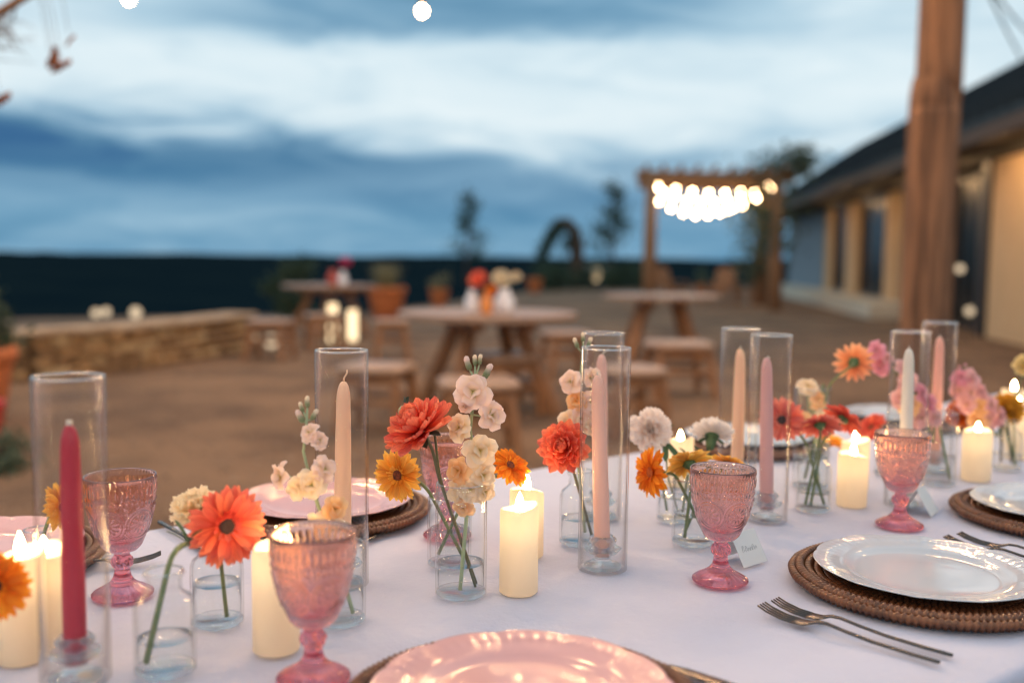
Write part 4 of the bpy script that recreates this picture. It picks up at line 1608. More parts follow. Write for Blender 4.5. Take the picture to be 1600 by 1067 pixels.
def card(px, py, rz, lab, seed, w_=0.052, h_=0.040):
    t_ = thing('place_card', lab, 'place card', ont(px, py) + Vector((0, 0, 0.001)), rz, 'folded place cards')
    sl = 0.024
    for s_ in (-1, 1):
        m_ = MB()
        n_ = Vector((0, s_ * h_, sl)).normalized() * 0.0005
        a = [Vector((-w_ / 2, s_ * sl, 0)), Vector((w_ / 2, s_ * sl, 0)), Vector((w_ / 2, s_ * 0.0004, h_)), Vector((-w_ / 2, s_ * 0.0004, h_))]
        b2 = [p + n_ for p in a]
        m_.add(a + b2, [(0, 1, 2, 3), (7, 6, 5, 4), (0, 4, 5, 1), (1, 5, 6, 2), (2, 6, 7, 3), (3, 7, 4, 0)])
        m_.build('panel', M_CARD, t_, False)
    # a handwritten name: loops of a pen on the near panel
    rnd = random.Random(seed)
    ink = MB()
    x = -w_ * 0.30
    dirn = Vector((0, sl, h_)).normalized()
    nn_ = Vector((0, -h_, sl)).normalized() * 0.0009

    def onp(u_, v_):
        return Vector((u_, -sl, 0)) + dirn * v_ + nn_
    for k in range(6):
        hgt = (0.009 if k == 0 else rnd.choice((0.0045, 0.005, 0.008)))
        pts_ = [onp(x + 0.0028 * (0.5 - 0.5 * math.cos(s * 1.4)) + 0.0005 * s, 0.019 + hgt * abs(math.sin(s * 1.05 + rnd.uniform(-.1, .1)))) for s in [i * 0.35 for i in range(10)]]
        ink.tube(pts_, 0.00016, 4)
        x += 0.0050 if k else 0.0066
    ink.build('handwriting', M_INK, t_)
    return t_


card(1158, 876, R(40), 'folded white place card behind the middle goblet', 3)
card(1436, 800, R(-125), 'folded white place card behind the amber lit goblet', 4)

# ------------------------------------------------------------------ vases
VASES = {}


def vase(key, px, py, shape, D, H, lab, water=0.5, base=True):
    b_ = ont(px, py) + Vector((0, 0, 0.0012))
    t_ = thing('glass_vase', lab, 'vase', b_, 0, 'clear glass bud vases')
    r_ = D / 2
    th = 0.0022
    if shape == 'bottle':
        nr = r_ * 0.56
        out = [(r_ * 0.93, 0.0), (r_, 0.003), (r_, H * 0.60), (r_ * 0.985, H * 0.67), (r_ * 0.90, H * 0.735), (nr * 1.12, H * 0.80), (nr, H * 0.83), (nr, H * 0.94), (nr * 1.1, H * 0.955), (nr * 1.2, H * 0.985), (nr * 1.13, H)]
    else:
        out = [(r_ * 0.97, 0.0), (r_, 0.003), (r_, H * 0.5), (r_, H - 0.001), (r_ - th / 2, H)]
    bz = 0.007
    inn = [(max(0.002, a - th), z_) for (a, z_) in out[::-1] if z_ > bz + 0.003]
    inn.append((r_ - th - 0.001, bz + 0.0015))
    MB().lathe(out + inn, 56).build('body', G_VASE, t_)
    # heavy bottom
    MB().lathe([(0, 0.0008), (r_ * 0.85, 0.0004), (r_ - 0.0006, 0.0035), (r_ - 0.0006, bz - 0.001), (r_ * 0.86, bz), (r_ * 0.55, bz - 0.0022), (0, bz - 0.003)], 48).build('bottom', G_SOLID, t_)
    rr = r_ - th - 0.0006
    wl = bz + 0.002 + (H * (0.62 if shape == 'bottle' else 0.9)) * water
    if water > 0:
        MB().lathe([(0, bz + 0.0021), (rr - 0.001, bz + 0.0021), (rr, bz + 0.003), (rr, wl), (rr - 0.0012, wl - 0.0012), (0, wl - 0.0012)], 48).build('water', G_WATER, t_)
    # ground lip catches the light
    zt = out[-1][1]
    rt_ = out[-1][0] - th / 2
    pr = [(rt_ + 0.0010 * math.cos(2 * math.pi * i / 8), zt + 0.0008 + 0.0010 * math.sin(2 * math.pi * i / 8)) for i in range(8)]
    MB().lathe(pr, 48, closed=True).build('lip', M_RIMG, t_)
    VASES[key] = (b_, r_, H, shape)
    return t_


vase('a', 259, 1050, 'bottle', 0.059, 0.100, 'small bottle vase with two leaning stems, front left', 0.42)
vase('b', 340, 975, 'bottle', 0.0575, 0.100, 'small bottle vase under the coral gerbera, left', 0.62)
vase('c', 528, 972, 'tumbler', 0.062, 0.088, 'short straight vase with peach stock behind the largest goblet', 0.42)
vase('d', 720, 930, 'cylinder', 0.062, 0.137, 'tall straight vase at the centre with stock and gerberas', 0.26)
vase('e', 702, 884, 'tumbler', 0.058, 0.092, 'short straight vase just behind the centre vase', 0.5)
vase('f', 905, 850, 'bottle', 0.058, 0.105, 'small bottle vase under the orange dahlia behind the pink tapers', 0.45)
vase('g', 1083, 850, 'tumbler', 0.062, 0.094, 'short straight vase with crossed stems behind the middle goblet', 0.42)
vase('h', 1052, 814, 'tumbler', 0.052, 0.066, 'smallest straight vase behind the crossed stems', 0.5)
vase('i', 1265, 762, 'cylinder', 0.066, 0.180, 'tall straight vase holding the peach gerbera', 0.3)
vase('j', 1270, 798, 'bottle', 0.057, 0.104, 'small bottle vase with coral gerberas left of the pillar pair', 0.35)
vase('k', 1467, 758, 'cylinder', 0.058, 0.133, 'straight vase with pink stock right of the amber lit goblet', 0.4)
vase('l', 1572, 735, 'bottle', 0.056, 0.100, 'small bottle vase with pink stock at the right edge', 0.4)
vase('m', -42, 1035, 'bottle', 0.057, 0.100, 'small bottle vase of the orange gerbera at the left edge', 0.5)
vase('n', 62, 940, 'bottle', 0.050, 0.085, 'small bottle vase behind the left pillar candles', 0.5)
vase('o', 1388, 742, 'bottle', 0.054, 0.095, 'small bottle vase hidden behind the amber lit goblet', 0.5)

# ------------------------------------------------------------------ flowers
M_STEM = pbr('green stem', (0.13, 0.18, 0.07), 0.55, var=(30, 0.6, (0.20, 0.20, 0.09)))
M_STEMD = pbr('brown green stem', (0.12, 0.10, 0.05), 0.55, var=(30, 0.6, (0.16, 0.15, 0.06)))
M_STEMP = pbr('pale stem', (0.33, 0.40, 0.24), 0.6)
M_CALYX = pbr('green calyx', (0.06, 0.12, 0.04), 0.6, var=(60, 0.6, (0.10, 0.16, 0.06)))
M_CALYXD = pbr('dark green calyx', (0.025, 0.05, 0.03), 0.5)
M_FLOR = pbr('stock petals', (1, 1, 1), 0.7, attr='Col', transl=0.42, spec=0.2)


def petal_mat(name, base, mid, tip):
    m = pbr('petal ' + name, mid, 0.7, gen=[(0.0, base), (0.35, mid), (1.0, tip)], transl=0.46, spec=0.15)
    # fine veins along the petal, and no two petals quite the same tone
    q = NT(m.node_tree)
    bs = m.node_tree.nodes['Principled BSDF']
    src = bs.inputs['Base Color'].links[0].from_socket
    tcd = q.n('ShaderNodeTexCoord')
    mp = q.n('ShaderNodeMapping')
    mp.inputs['Scale'].default_value = (1.5, 26, 1)
    q.l(tcd.outputs['Generated'], mp.inputs['Vector'])
    nz = q.noise(mp.outputs[0], 1.0, 3.0, 0.6)
    oi = q.n('ShaderNodeObjectInfo')
    hs = q.n('ShaderNodeHueSaturation')
    q.l(q.m('ADD', q.smooth(nz, 0.3, 0.7, 0.80, 1.06), q.m('MULTIPLY', q.m('SUBTRACT', oi.outputs['Random'], 0.5), 0.28)), hs.inputs['Value'])
    q.l(q.m('ADD', 0.5, q.m('MULTIPLY', q.m('SUBTRACT', oi.outputs['Random'], 0.5), 0.018)), hs.inputs['Hue'])
    q.l(src, hs.inputs['Color'])
    q.l(hs.outputs[0], bs.inputs['Base Color'])
    for nd in m.node_tree.nodes:
        if nd.bl_idname == 'ShaderNodeBsdfTranslucent':
            q.l(hs.outputs[0], nd.inputs['Color'])
    return m


PM = {
    'coral': petal_mat('coral', (0.70, 0.06, 0.03), (0.92, 0.15, 0.08), (0.95, 0.29, 0.18)),
    'coralp': petal_mat('pink coral', (0.70, 0.10, 0.06), (0.88, 0.22, 0.15), (0.92, 0.34, 0.26)),
    'red': petal_mat('red coral', (0.60, 0.05, 0.04), (0.84, 0.15, 0.09), (0.90, 0.23, 0.15)),
    'yellow': petal_mat('yellow', (0.80, 0.22, 0.02), (0.92, 0.42, 0.05), (0.94, 0.55, 0.13)),
    'orange': petal_mat('orange', (0.72, 0.08, 0.01), (0.90, 0.25, 0.02), (0.93, 0.36, 0.04)),
    'lemon': petal_mat('lemon', (0.80, 0.40, 0.05), (0.88, 0.50, 0.08), (0.90, 0.58, 0.16)),
    'peach': petal_mat('peach', (0.86, 0.30, 0.14), (0.92, 0.38, 0.17), (0.92, 0.48, 0.30)),
    'ochre': petal_mat('ochre', (0.55, 0.22, 0.02), (0.72, 0.34, 0.03), (0.80, 0.44, 0.06)),
    'burnt': petal_mat('burnt orange', (0.45, 0.05, 0.01), (0.75, 0.14, 0.02), (0.82, 0.22, 0.03)),
}
DISC = {
    'dark': pbr('dark disc', (0.035, 0.012, 0.010), 0.8, bump=(500, 1.0, 0.002)),
    'russet': pbr('russet disc', (0.30, 0.06, 0.015), 0.8, var=(300, 0.9, (0.05, 0.015, 0.01)), bump=(500, 1.0, 0.002)),
    'orange': pbr('orange disc', (0.55, 0.12, 0.01), 0.8, var=(300, 0.9, (0.28, 0.04, 0.01)), bump=(500, 1.0, 0.002)),
}
_pc = {}


def petal_mesh(L, W, cup, curl, lift, mat, tipn=0.0, nl=6, nw_=4, key='petal', sag=0.0):
    k = (round(L, 4), round(W, 4), cup, curl, lift, mat.name, tipn, sag)
    if k in _pc:
        return _pc[k]
    m_ = MB()
    for i in range(nl + 1):
        u_ = i / nl
        w_ = W / 2 * (0.28 + 0.72 * math.sin(math.pi * min(1.0, 0.10 + 0.62 * u_)) ** 1.0)
        if u_ > 0.72:
            w_ *= math.sqrt(max(0.03, 1 - ((u_ - 0.72) / 0.285) ** 2.4))
        for j in range(nw_ + 1):
            s_ = j / nw_ * 2 - 1
            x = L * (u_ - tipn * 0.08 * u_ * (1 - abs(s_)) * (1 if abs(s_) < 0.3 else 0))
            z_ = lift * L * u_ + curl * L * u_ * u_ + cup * W * (s_ * s_) - sag * L * u_ ** 3 + 0.02 * W * math.cos(s_ * 6)
            m_.v.append((x, s_ * w_, z_))
    for i in range(nl):
        for j in range(nw_):
            a = i * (nw_ + 1) + j
            m_.f.append((a, a + nw_ + 1, a + nw_ + 2, a + 1))
    me = m_.mesh(key)
    me.materials.append(mat)
    _pc[k] = me
    return me


def stem_path(hp, back, root_pt, n_=14):
    """from the back of the flower head down into the vase"""
    d = (hp - root_pt).length
    return bez(hp, hp + back * d * 0.30, root_pt.lerp(hp, 0.42) + Vector((0, 0, -0.02 * 0)), root_pt, n_)


def vase_pt(key, ang=0.0, rad=0.7, z_=0.012):
    b_, r_, H, _ = VASES[key]
    return b_ + Vector((math.cos(ang) * r_ * rad, math.sin(ang) * r_ * rad, z_))


def stem_in_vase(hp, back, key, ang, rad=0.62, via=None):
    """stem passes through the mouth of the vase and rests on its floor"""
    b_, r_, H, shape = VASES[key]
    foot = vase_pt(key, ang, rad)
    mr = r_ * (0.42 if shape == 'bottle' else 0.80)
    mouth = b_ + Vector((0, 0, H))
    dirn = (hp - mouth)
    dirn.z = 0
    lim = min(mr, dirn.length * 0.6)
    if dirn.length > 1e-5:
        mouth = mouth + dirn.normalized() * lim
    pts_ = []
    d1 = (hp - mouth).length
    ent = (mouth - foot).normalized()
    a = bez(hp, hp + back * d1 * 0.38, mouth + ent * d1 * 0.35, mouth, 10)
    c = [mouth.lerp(foot, i / 6) for i in range(1, 7)]
    return a + c


def flower_root(name, lab, cat, key):
    b_ = VASES[key][0] if isinstance(key, str) else key
    return thing(name, lab, cat, b_ + Vector((0, 0, 0.01))), b_ + Vector((0, 0, 0.01))


def gerbera(key, px, py, dy, nrm, rad, col, disc, lab, ang=0.0, sr=0.0022, n1=27, cupv=0.10, lift=0.10, droop=0.0, seed=0, stemm=None, spare=1.0, footr=0.62):
    rnd = random.Random(seed * 17 + 3)
    root, ro = flower_root('gerbera', lab, 'flower', key)
    y = VASES[key][0].y + dy
    hp = at(px, py, y)
    nrm = Vector(nrm).normalized()
    F = Matrix.Translation(hp - ro) @ frame_z(nrm, rnd.uniform(0, 6))
    mat = PM[col]
    dr = rad * 0.22
    for ring, (n_, rs_, lf_, wdt) in enumerate(((n1, 1.0, lift, 0.235), (n1 - 3, 0.87, lift + 0.12, 0.22))):
        L = (rad * rs_ - dr * 0.55)
        base_meshes = [petal_mesh(L * s_, rad * wdt, cv, -0.06, lf_ + e_, mat, tn, sag=droop) for (s_, cv, e_, tn) in ((1.0, 0.10, 0, 0), (0.95, 0.14, 0.04, 1.0), (1.03, 0.08, -0.03, 0))]
        for k in range(n_):
            a = 2 * math.pi * (k + ring * 0.5) / n_ + rnd.uniform(-.07, .07)
            M = F @ Matrix.Rotation(a, 4, 'Z') @ Matrix.Translation((dr * 0.55, 0, 0.0008 * ring)) @ Matrix.Rotation(rnd.uniform(-.32, .32), 4, 'X') @ Matrix.Rotation(rnd.uniform(-.16, .14), 4, 'Y')
            put('petal', rnd.choice(base_meshes), None, root, M)
    # short inner florets and disc
    m_ = MB()
    for k in range(54):
        a = rnd.uniform(0, 6.28)
        q_ = dr * rnd.uniform(0.62, 1.05)
        L = rad * rnd.uniform(0.14, 0.26)
        c, s_ = math.cos(a), math.sin(a)
        b0 = Vector((c * q_, s_ * q_, 0.001))
        tipv = b0 + Vector((c * L * 0.75, s_ * L * 0.75, L * 0.65))
        sv_ = Vector((-s_, c, 0)) * rad * 0.035
        m_.add([b0 - sv_, b0 + sv_, tipv + sv_ * 0.6, tipv - sv_ * 0.6], [(0, 1, 2, 3)])
    tag(m_.build('inner_petals', mat, root, M=F), kind='stuff')
    MB().lathe([(dr * 1.0, -0.0005), (dr * 0.95, rad * 0.05), (dr * 0.7, rad * 0.085), (dr * 0.35, rad * 0.075), (0, rad * 0.06)], 20,
               lambda r_, z_, a: (r_ * (1 + 0.05 * math.sin(a * 13)), z_ + rad * 0.012 * math.sin(a * 17 + r_ * 900))).build('disc', DISC[disc], root, M=F)
    MB().lathe([(0, -rad * 0.26), (rad * 0.10, -rad * 0.24), (rad * 0.20, -rad * 0.14), (rad * 0.27, -rad * 0.02), (rad * 0.24, 0.0)], 16,
               lambda r_, z_, a: (r_ * (1 + 0.09 * math.sin(a * 11)), z_)).build('calyx', M_CALYX, root, M=F)
    pts_ = stem_in_vase(hp - nrm * rad * 0.22, -nrm, key, ang, footr)
    MB().tube([p - ro for p in pts_], [sr * (0.9 + 0.2 * i / len(pts_)) for i in range(len(pts_))], 8).build('stem', stemm or M_STEM, root)
    return root


def dahlia(key, px, py, dy, nrm, rad, col, lab, ang=0.0, seed=0, layers=5, sr=0.0022, open_=1.0, stemm=None):
    rnd = random.Random(seed * 31 + 5)
    root, ro = flower_root('dahlia', lab, 'flower', key)
    hp = at(px, py, VASES[key][0].y + dy)
    nrm = Vector(nrm).normalized()
    F = Matrix.Translation(hp - ro) @ frame_z(nrm, rnd.uniform(0, 6))
    mat = PM[col]
    for ly in range(layers):
        f_ = ly / (layers - 1)
        n_ = int(15 - 8 * f_)
        L = rad * (1.0 - 0.50 * f_)
        tilt = R(6 + 62 * f_ ** 1.2) * open_
        ms_ = [petal_mesh(L * s_, rad * (0.42 - 0.08 * f_), cv, 0.10 + 0.25 * f_, 0.02, mat) for (s_, cv) in ((1, 0.16), (0.93, 0.22))]
        for k in range(n_):
            a = 2 * math.pi * (k + 0.5 * (ly % 2)) / n_ + rnd.uniform(-.12, .12)
            M = (F @ Matrix.Rotation(a, 4, 'Z') @ Matrix.Translation((rad * 0.06, 0, rad * 0.10 * ly * 0.6))
                 @ Matrix.Rotation(-tilt + rnd.uniform(-.1, .1), 4, 'Y') @ Matrix.Rotation(rnd.uniform(-.2, .2), 4, 'X'))
            put('petal', rnd.choice(ms_), None, root, M)
    MB().lathe([(0, -rad * 0.16), (rad * 0.12, -rad * 0.13), (rad * 0.2, -0.02 * rad), (0, 0.0)], 14).build('calyx', M_CALYXD, root, M=F)
    for k in range(5):
        a = 2 * math.pi * k / 5
        put('sepal', petal_mesh(rad * 0.32, rad * 0.2, 0.1, -0.5, 0.0, M_CALYXD), None, root, F @ Matrix.Rotation(a, 4, 'Z') @ Matrix.Translation((rad * 0.1, 0, -rad * 0.08)))
    pts_ = stem_in_vase(hp - nrm * rad * 0.12, -nrm, key, ang)
    MB().tube([p - ro for p in pts_], sr, 8).build('stem', stemm or M_STEMD, root)
    return root


def carnation(key, px, py, dy, nrm, rad, tint, edge_, lab, ang=0.0, seed=0, sr=0.0018):
    rnd = random.Random(seed * 7 + 11)
    root, ro = flower_root('carnation', lab, 'flower', key)
    hp = at(px, py, VASES[key][0].y + dy)
    nrm = Vector(nrm).normalized()
    F = Matrix.Translation(hp - ro) @ frame_z(nrm, rnd.uniform(0, 6))
    layers = [(10, 1.0, 4), (10, 0.96, 24), (9, 0.86, 44), (8, 0.74, 62), (6, 0.62, 78)]
    for li, (n_, s_, tl) in enumerate(layers):
        m_ = MB()
        for k in range(n_):
            a = 2 * math.pi * (k + 0.5 * (li % 2)) / n_ + rnd.uniform(-.2, .2)
            L = rad * s_ * rnd.uniform(0.93, 1.06)
            W = rad * 0.62 * rnd.uniform(0.85, 1.15)
            T = Matrix.Rotation(a, 4, 'Z') @ Matrix.Rotation(-R(tl + rnd.uniform(-9, 9)), 4, 'Y') @ Matrix.Rotation(rnd.uniform(-.35, .35), 4, 'X')
            nl, nq = 6, 10
            vs, cs = [], []
            ph = rnd.uniform(0, 6)
            for i in range(nl + 1):
                u_ = i / nl
                w_ = W * (0.12 + 0.88 * u_ ** 1.2)
                for j in range(nq + 1):
                    q_ = j / nq * 2 - 1
                    fr = u_ ** 3
                    x = L * u_ * (1 - 0.16 * q_ * q_) + fr * rad * 0.035 * (1 if j % 2 else -1)
                    z_ = fr * rad * 0.11 * math.sin(q_ * 6 + ph) + 0.10 * L * u_ * u_ + fr * rad * 0.03 * math.sin(q_ * 15 + ph)
                    vs.append(T @ Vector((x, q_ * w_ / 2, z_)))
                    mx = min(1, u_ ** 1.5)
                    cs.append(tuple(tint[c] * (1 - mx) + edge_[c] * mx for c in range(3)))
            fs = [(i * (nq + 1) + j, (i + 1) * (nq + 1) + j, (i + 1) * (nq + 1) + j + 1, i * (nq + 1) + j + 1) for i in range(nl) for j in range(nq)]
            m_.add(vs, fs, cs)
        m_.build('petal_ring', M_FLOR, root, M=F)
    MB().lathe([(0, -rad * 0.62), (rad * 0.16, -rad * 0.6), (rad * 0.22, -rad * 0.35), (rad * 0.26, -rad * 0.05), (rad * 0.33, rad * 0.06), (rad * 0.2, rad * 0.02)], 14).build('calyx', M_CALYX, root, M=F)
    for k in range(5):
        put('sepal', petal_mesh(rad * 0.4, rad * 0.26, 0.1, 0.0, -0.5, M_CALYX), None, root, F @ Matrix.Rotation(k * 1.2566, 4, 'Z') @ Matrix.Translation((rad * 0.18, 0, -rad * 0.05)))
    pts_ = stem_in_vase(hp - nrm * rad * 0.58, -nrm, key, ang)
    MB().tube([p - ro for p in pts_], sr, 8).build('stem', M_STEM, root)
    for k, i in enumerate((3, 6)):          # narrow grassy leaves in pairs at the nodes
        for s_ in (-1, 1):
            put('leaf', petal_mesh(rad * 1.1, rad * 0.16, 0.25, -0.25, 0.5, M_CALYX), None, root,
                Matrix.Translation(pts_[i] - ro) @ Matrix.Rotation(seed + k * 1.4 + (0 if s_ > 0 else math.pi), 4, 'Z') @ Matrix.Rotation(-0.35, 4, 'Y'))
    return root


def floret_mesh(r_, c0, c1, c2, seed):
    """one double stock floret, local +Z faces out"""
    rnd = random.Random(seed)
    m_ = MB()
    for (n_, s_, tl) in ((5, 1.0, 4), (4, 0.85, 26), (3, 0.55, 52)):
        off_ = rnd.uniform(0, 6)
        for k in range(n_):
            a = off_ + 2 * math.pi * k / n_ + rnd.uniform(-.2, .2)
            L = r_ * s_ * rnd.uniform(0.9, 1.08)
            W = r_ * 0.95 * s_ ** 0.5
            T = Matrix.Rotation(a, 4, 'Z') @ Matrix.Rotation(-R(tl + rnd.uniform(-10, 10)), 4, 'Y') @ Matrix.Rotation(rnd.uniform(-.25, .25), 4, 'X')
            nl, nq = 5, 5
            vs, cs = [], []
            ph = rnd.uniform(0, 6)
            for i in range(nl + 1):
                u_ = i / nl
                w_ = W * (0.10 + 0.90 * math.sin(math.pi * min(1, 0.12 + 0.6 * u_)) ** 1.3)
                for j in range(nq + 1):
                    q_ = j / nq * 2 - 1
                    x = L * u_ * (1 - 0.20 * q_ * q_ * u_) - (0.07 * L if (i == nl and j in (2, 3)) else 0)
                    z_ = 0.16 * L * u_ * u_ * math.sin(q_ * 2.6 + ph) - 0.22 * L * u_ ** 3 + 0.10 * L * u_
                    vs.append(T @ Vector((x, q_ * w_ / 2, z_)))
                    if u_ < 0.4:
                        t_ = u_ / 0.4
                        cs.append(tuple(c0[c] * (1 - t_) + c1[c] * t_ for c in range(3)))
                    else:
                        t_ = (u_ - 0.4) / 0.6
                        cs.append(tuple(c1[c] * (1 - t_) + c2[c] * t_ for c in range(3)))
            m_.add(vs, [(i * (nq + 1) + j, (i + 1) * (nq + 1) + j, (i + 1) * (nq + 1) + j + 1, i * (nq + 1) + j + 1) for i in range(nl) for j in range(nq)], cs)
    # green throat behind
    tb = MB().tube([(0, 0, 0.0), (0, 0, -r_ * 0.55)], [r_ * 0.12, r_ * 0.10], 6)
    m_.add(tb.v, tb.f, (0.30, 0.36, 0.16))
    me = m_.mesh('floret')
    me.materials.append(M_FLOR)
    return me


def bud_mesh(r_, tip, seed):
    rnd = random.Random(seed)
    m_ = MB()
    base = (0.30, 0.36, 0.22)
    pr = [(0, 0), (r_ * 0.5, r_ * 0.1), (r_ * 0.62, r_ * 0.9), (r_ * 0.55, r_ * 1.6), (r_ * 0.62, r_ * 2.1), (r_ * 0.42, r_ * 2.7), (0, r_ * 2.9)]
    m_.lathe(pr, 9, lambda a, z_, t_: (a * (1 + 0.12 * math.sin(3 * t_ + z_ * 600)), z_))
    cs = []
    for v in m_.v:
        t_ = max(0, min(1, (v[2] / (r_ * 2.9) - 0.4) / 0.35))
        cs.append(tuple(base[c] * (1 - t_) + tip[c] * t_ for c in range(3)))
    m_.c = cs
    me = m_.mesh('bud')
    me.materials.append(M_FLOR)
    return me


STOCKC = {
    'blush': ((0.60, 0.52, 0.14), (0.93, 0.72, 0.54), (0.94, 0.74, 0.68)),
    'cream': ((0.65, 0.52, 0.12), (0.94, 0.74, 0.46), (0.94, 0.80, 0.64)),
    'apricot': ((0.66, 0.38, 0.08), (0.93, 0.56, 0.24), (0.93, 0.64, 0.38)),
    'pink': ((0.55, 0.40, 0.16), (0.86, 0.50, 0.46), (0.87, 0.54, 0.56)),
    'rose': ((0.50, 0.28, 0.14), (0.84, 0.36, 0.42), (0.84, 0.42, 0.52)),
}
FL = {}
for cn, (c0, c1, c2) in STOCKC.items():
    FL[cn] = [floret_mesh(0.0185, c0, c1, c2, 100 + k) for k in range(8)]
BUDS = {cn: bud_mesh(0.0045, c[2], 3) for cn, c in STOCKC.items()}


def stock(key, dy, path, florets, buds, lab, stemr=0.0024, seed=0, stemm=None, into=None):
    """path: pixels of the stem above the mouth, top first; florets: (px, py, size px, colour, (nx,ny,nz))"""
    rnd = random.Random(seed + 900)
    root, ro = flower_root('stock_stem', lab, 'flower', key)
    y = VASES[key][0].y + dy
    P = [at(px, py, y) for px, py in path]
    fall = stem_in_vase(P[-1], (P[-1] - P[-2]).normalized(), key, into or 0.0)
    pts_ = P[:-1] + fall
    MB().tube([p - ro for p in pts_], [stemr * min(1, 0.55 + 0.08 * i) for i in range(len(pts_))], 8).build('stem', stemm or M_STEMP, root)
    sc = y / FPX
    stalk = MB()
    for (px, py, s_, cn, nr) in florets:
        nr = Vector(nr).normalized()
        c = at(px, py, y + nr.y * 0.012)
        k = 1.10 * s_ * sc / 0.0185 * rnd.uniform(0.9, 1.12)
        put('floret', rnd.choice(FL[cn]), None, root, Matrix.Translation(c - ro) @ frame_z(nr, rnd.uniform(0, 6)) @ Matrix.Scale(k, 4))
        near = min(P, key=lambda q_: (q_ - c).length)
        near = near - Vector((0, 0, 0.006))
        stalk.tube([near - ro, (near + c) / 2 - ro - Vector((0, 0, 0.002)), c - nr * 0.008 * k - ro], [0.0013, 0.0011, 0.0016], 6)
    for (px, py, cn, s_) in buds:
        c = at(px, py, y)
        near = P[0]
        d = (c - near)
        d = (d.normalized() * 0.5 + Vector((0, 0, 1))).normalized()
        put('bud', BUDS[cn], None, root, Matrix.Translation(c - ro - d * 0.006 * s_) @ frame_z(d) @ Matrix.Scale(s_, 4))
        stalk.tube([near - ro - Vector((0, 0, 0.012)), c - ro - d * 0.006 * s_], [0.0011, 0.0011], 6)
    tag(stalk.build('stalks', M_STEMP, root), kind='stuff')
    return root


# --- front left group
gerbera('b', 354, 822, -0.05, (0.56, -0.80, 0.10), 0.043, 'coral', 'dark', 'large coral gerbera with dark centre, left foreground', R(-40), seed=1, n1=34, lift=0.12, stemm=M_STEM)
carnation('a', 305, 798, 0.12, (-0.2, -0.4, 0.9), 0.029, (0.94, 0.74, 0.44), (0.97, 0.84, 0.62), 'cream carnation beside the large coral gerbera', R(200), 1, 0.0026)
carnation('a', 330, 806, 0.14, (0.2, -0.3, 0.9), 0.022, (0.94, 0.74, 0.44), (0.97, 0.84, 0.62), 'cream carnation mostly hidden behind the large coral gerbera', R(215), 2, 0.0026)
gerbera('m', -8, 915, -0.075, (0.25, -0.95, 0.1), 0.033, 'orange', 'dark', 'orange gerbera cut by the left edge in front of candle', R(90), seed=2)
gerbera('n', 96, 792, 0.02, (0.85, -0.3, 0.3), 0.030, 'yellow', 'russet', 'yellow orange gerbera seen from the side behind the crimson taper', R(180), seed=3)
# --- stock behind the largest goblet
stock('c', 0.0, [(480, 640), (478, 675), (474, 705), (482, 738), (492, 775), (505, 812), (517, 840)],
      [(438, 743, 23, 'blush', (-0.8, -0.5, 0.1)), (465, 762, 22, 'cream', (-0.4, -0.9, -0.1)), (487, 757, 24, 'cream', (0.0, -1, 0.1)), (507, 733, 22, 'blush', (0.6, -0.7, 0.3)), (483, 676, 17, 'blush', (-0.4, -0.7, 0.5)),
       (499, 688, 18, 'blush', (0.6, -0.6, 0.4)), (522, 795, 21, 'apricot', (0.5, -0.8, 0.2)), (497, 820, 22, 'cream', (-0.3, -0.9, 0.2)), (525, 826, 20, 'cream', (0.4, -0.9, 0.1))],
      [(469, 651, 'blush', 1.25), (471, 636, 'cream', 0.9), (480, 628, 'cream', 1.0), (491, 648, 'cream', 1.05)], 'blush and cream stock stem left of the peach taper', seed=1, into=R(-20))
# --- centre vase
dahlia('d', 660, 676, -0.005, (-0.52, -0.34, 0.78), 0.047, 'coral', 'coral double bloom tilted up left over the centre vase', R(20), 3, 5, stemm=M_STEMD)
gerbera('e', 622, 742, -0.01, (-0.42, -0.9, 0.02), 0.036, 'yellow', 'russet', 'yellow gerbera with russet centre left of the centre vase', R(0), seed=4, lift=0.06)
gerbera('e', 797, 727, 0.03, (0.42, -0.55, 0.72), 0.0315, 'orange', 'russet', 'orange gerbera facing up right of the centre vase', R(150), seed=5, lift=0.02, droop=0.12)
stock('d', 0.004, [(743, 578), (741, 600), (738, 640), (735, 672), (739, 700), (742, 735), (742, 768)],
      [(739, 612, 27, 'blush', (-0.1, -0.95, 0.3)), (727, 634, 14, 'blush', (-0.5, -0.7, -0.2)), (768, 648, 24, 'blush', (0.5, -0.8, 0.1)), (718, 668, 25, 'cream', (-0.5, -0.8, 0.3)), (750, 704, 26, 'cream', (0.2, -0.95, 0.2)),
       (716, 735, 23, 'apricot', (-0.5, -0.85, 0.1)), (755, 742, 24, 'cream', (0.5, -0.85, 0.1)), (734, 764, 26, 'cream', (0.0, -1.0, 0.1)), (717, 770, 20, 'cream', (-0.5, -0.8, 0)), (758, 768, 18, 'cream', (0.5, -0.8, 0)), (724, 792, 18, 'apricot', (-0.2, -0.9, -0.3))],
      [(731, 568, 'blush', 1.35), (762, 580, 'blush', 1.45), (742, 563, 'cream', 1.0), (750, 562, 'cream', 1.0)], 'blush and cream stock stem rising above the centre vase', seed=2, into=R(-90))
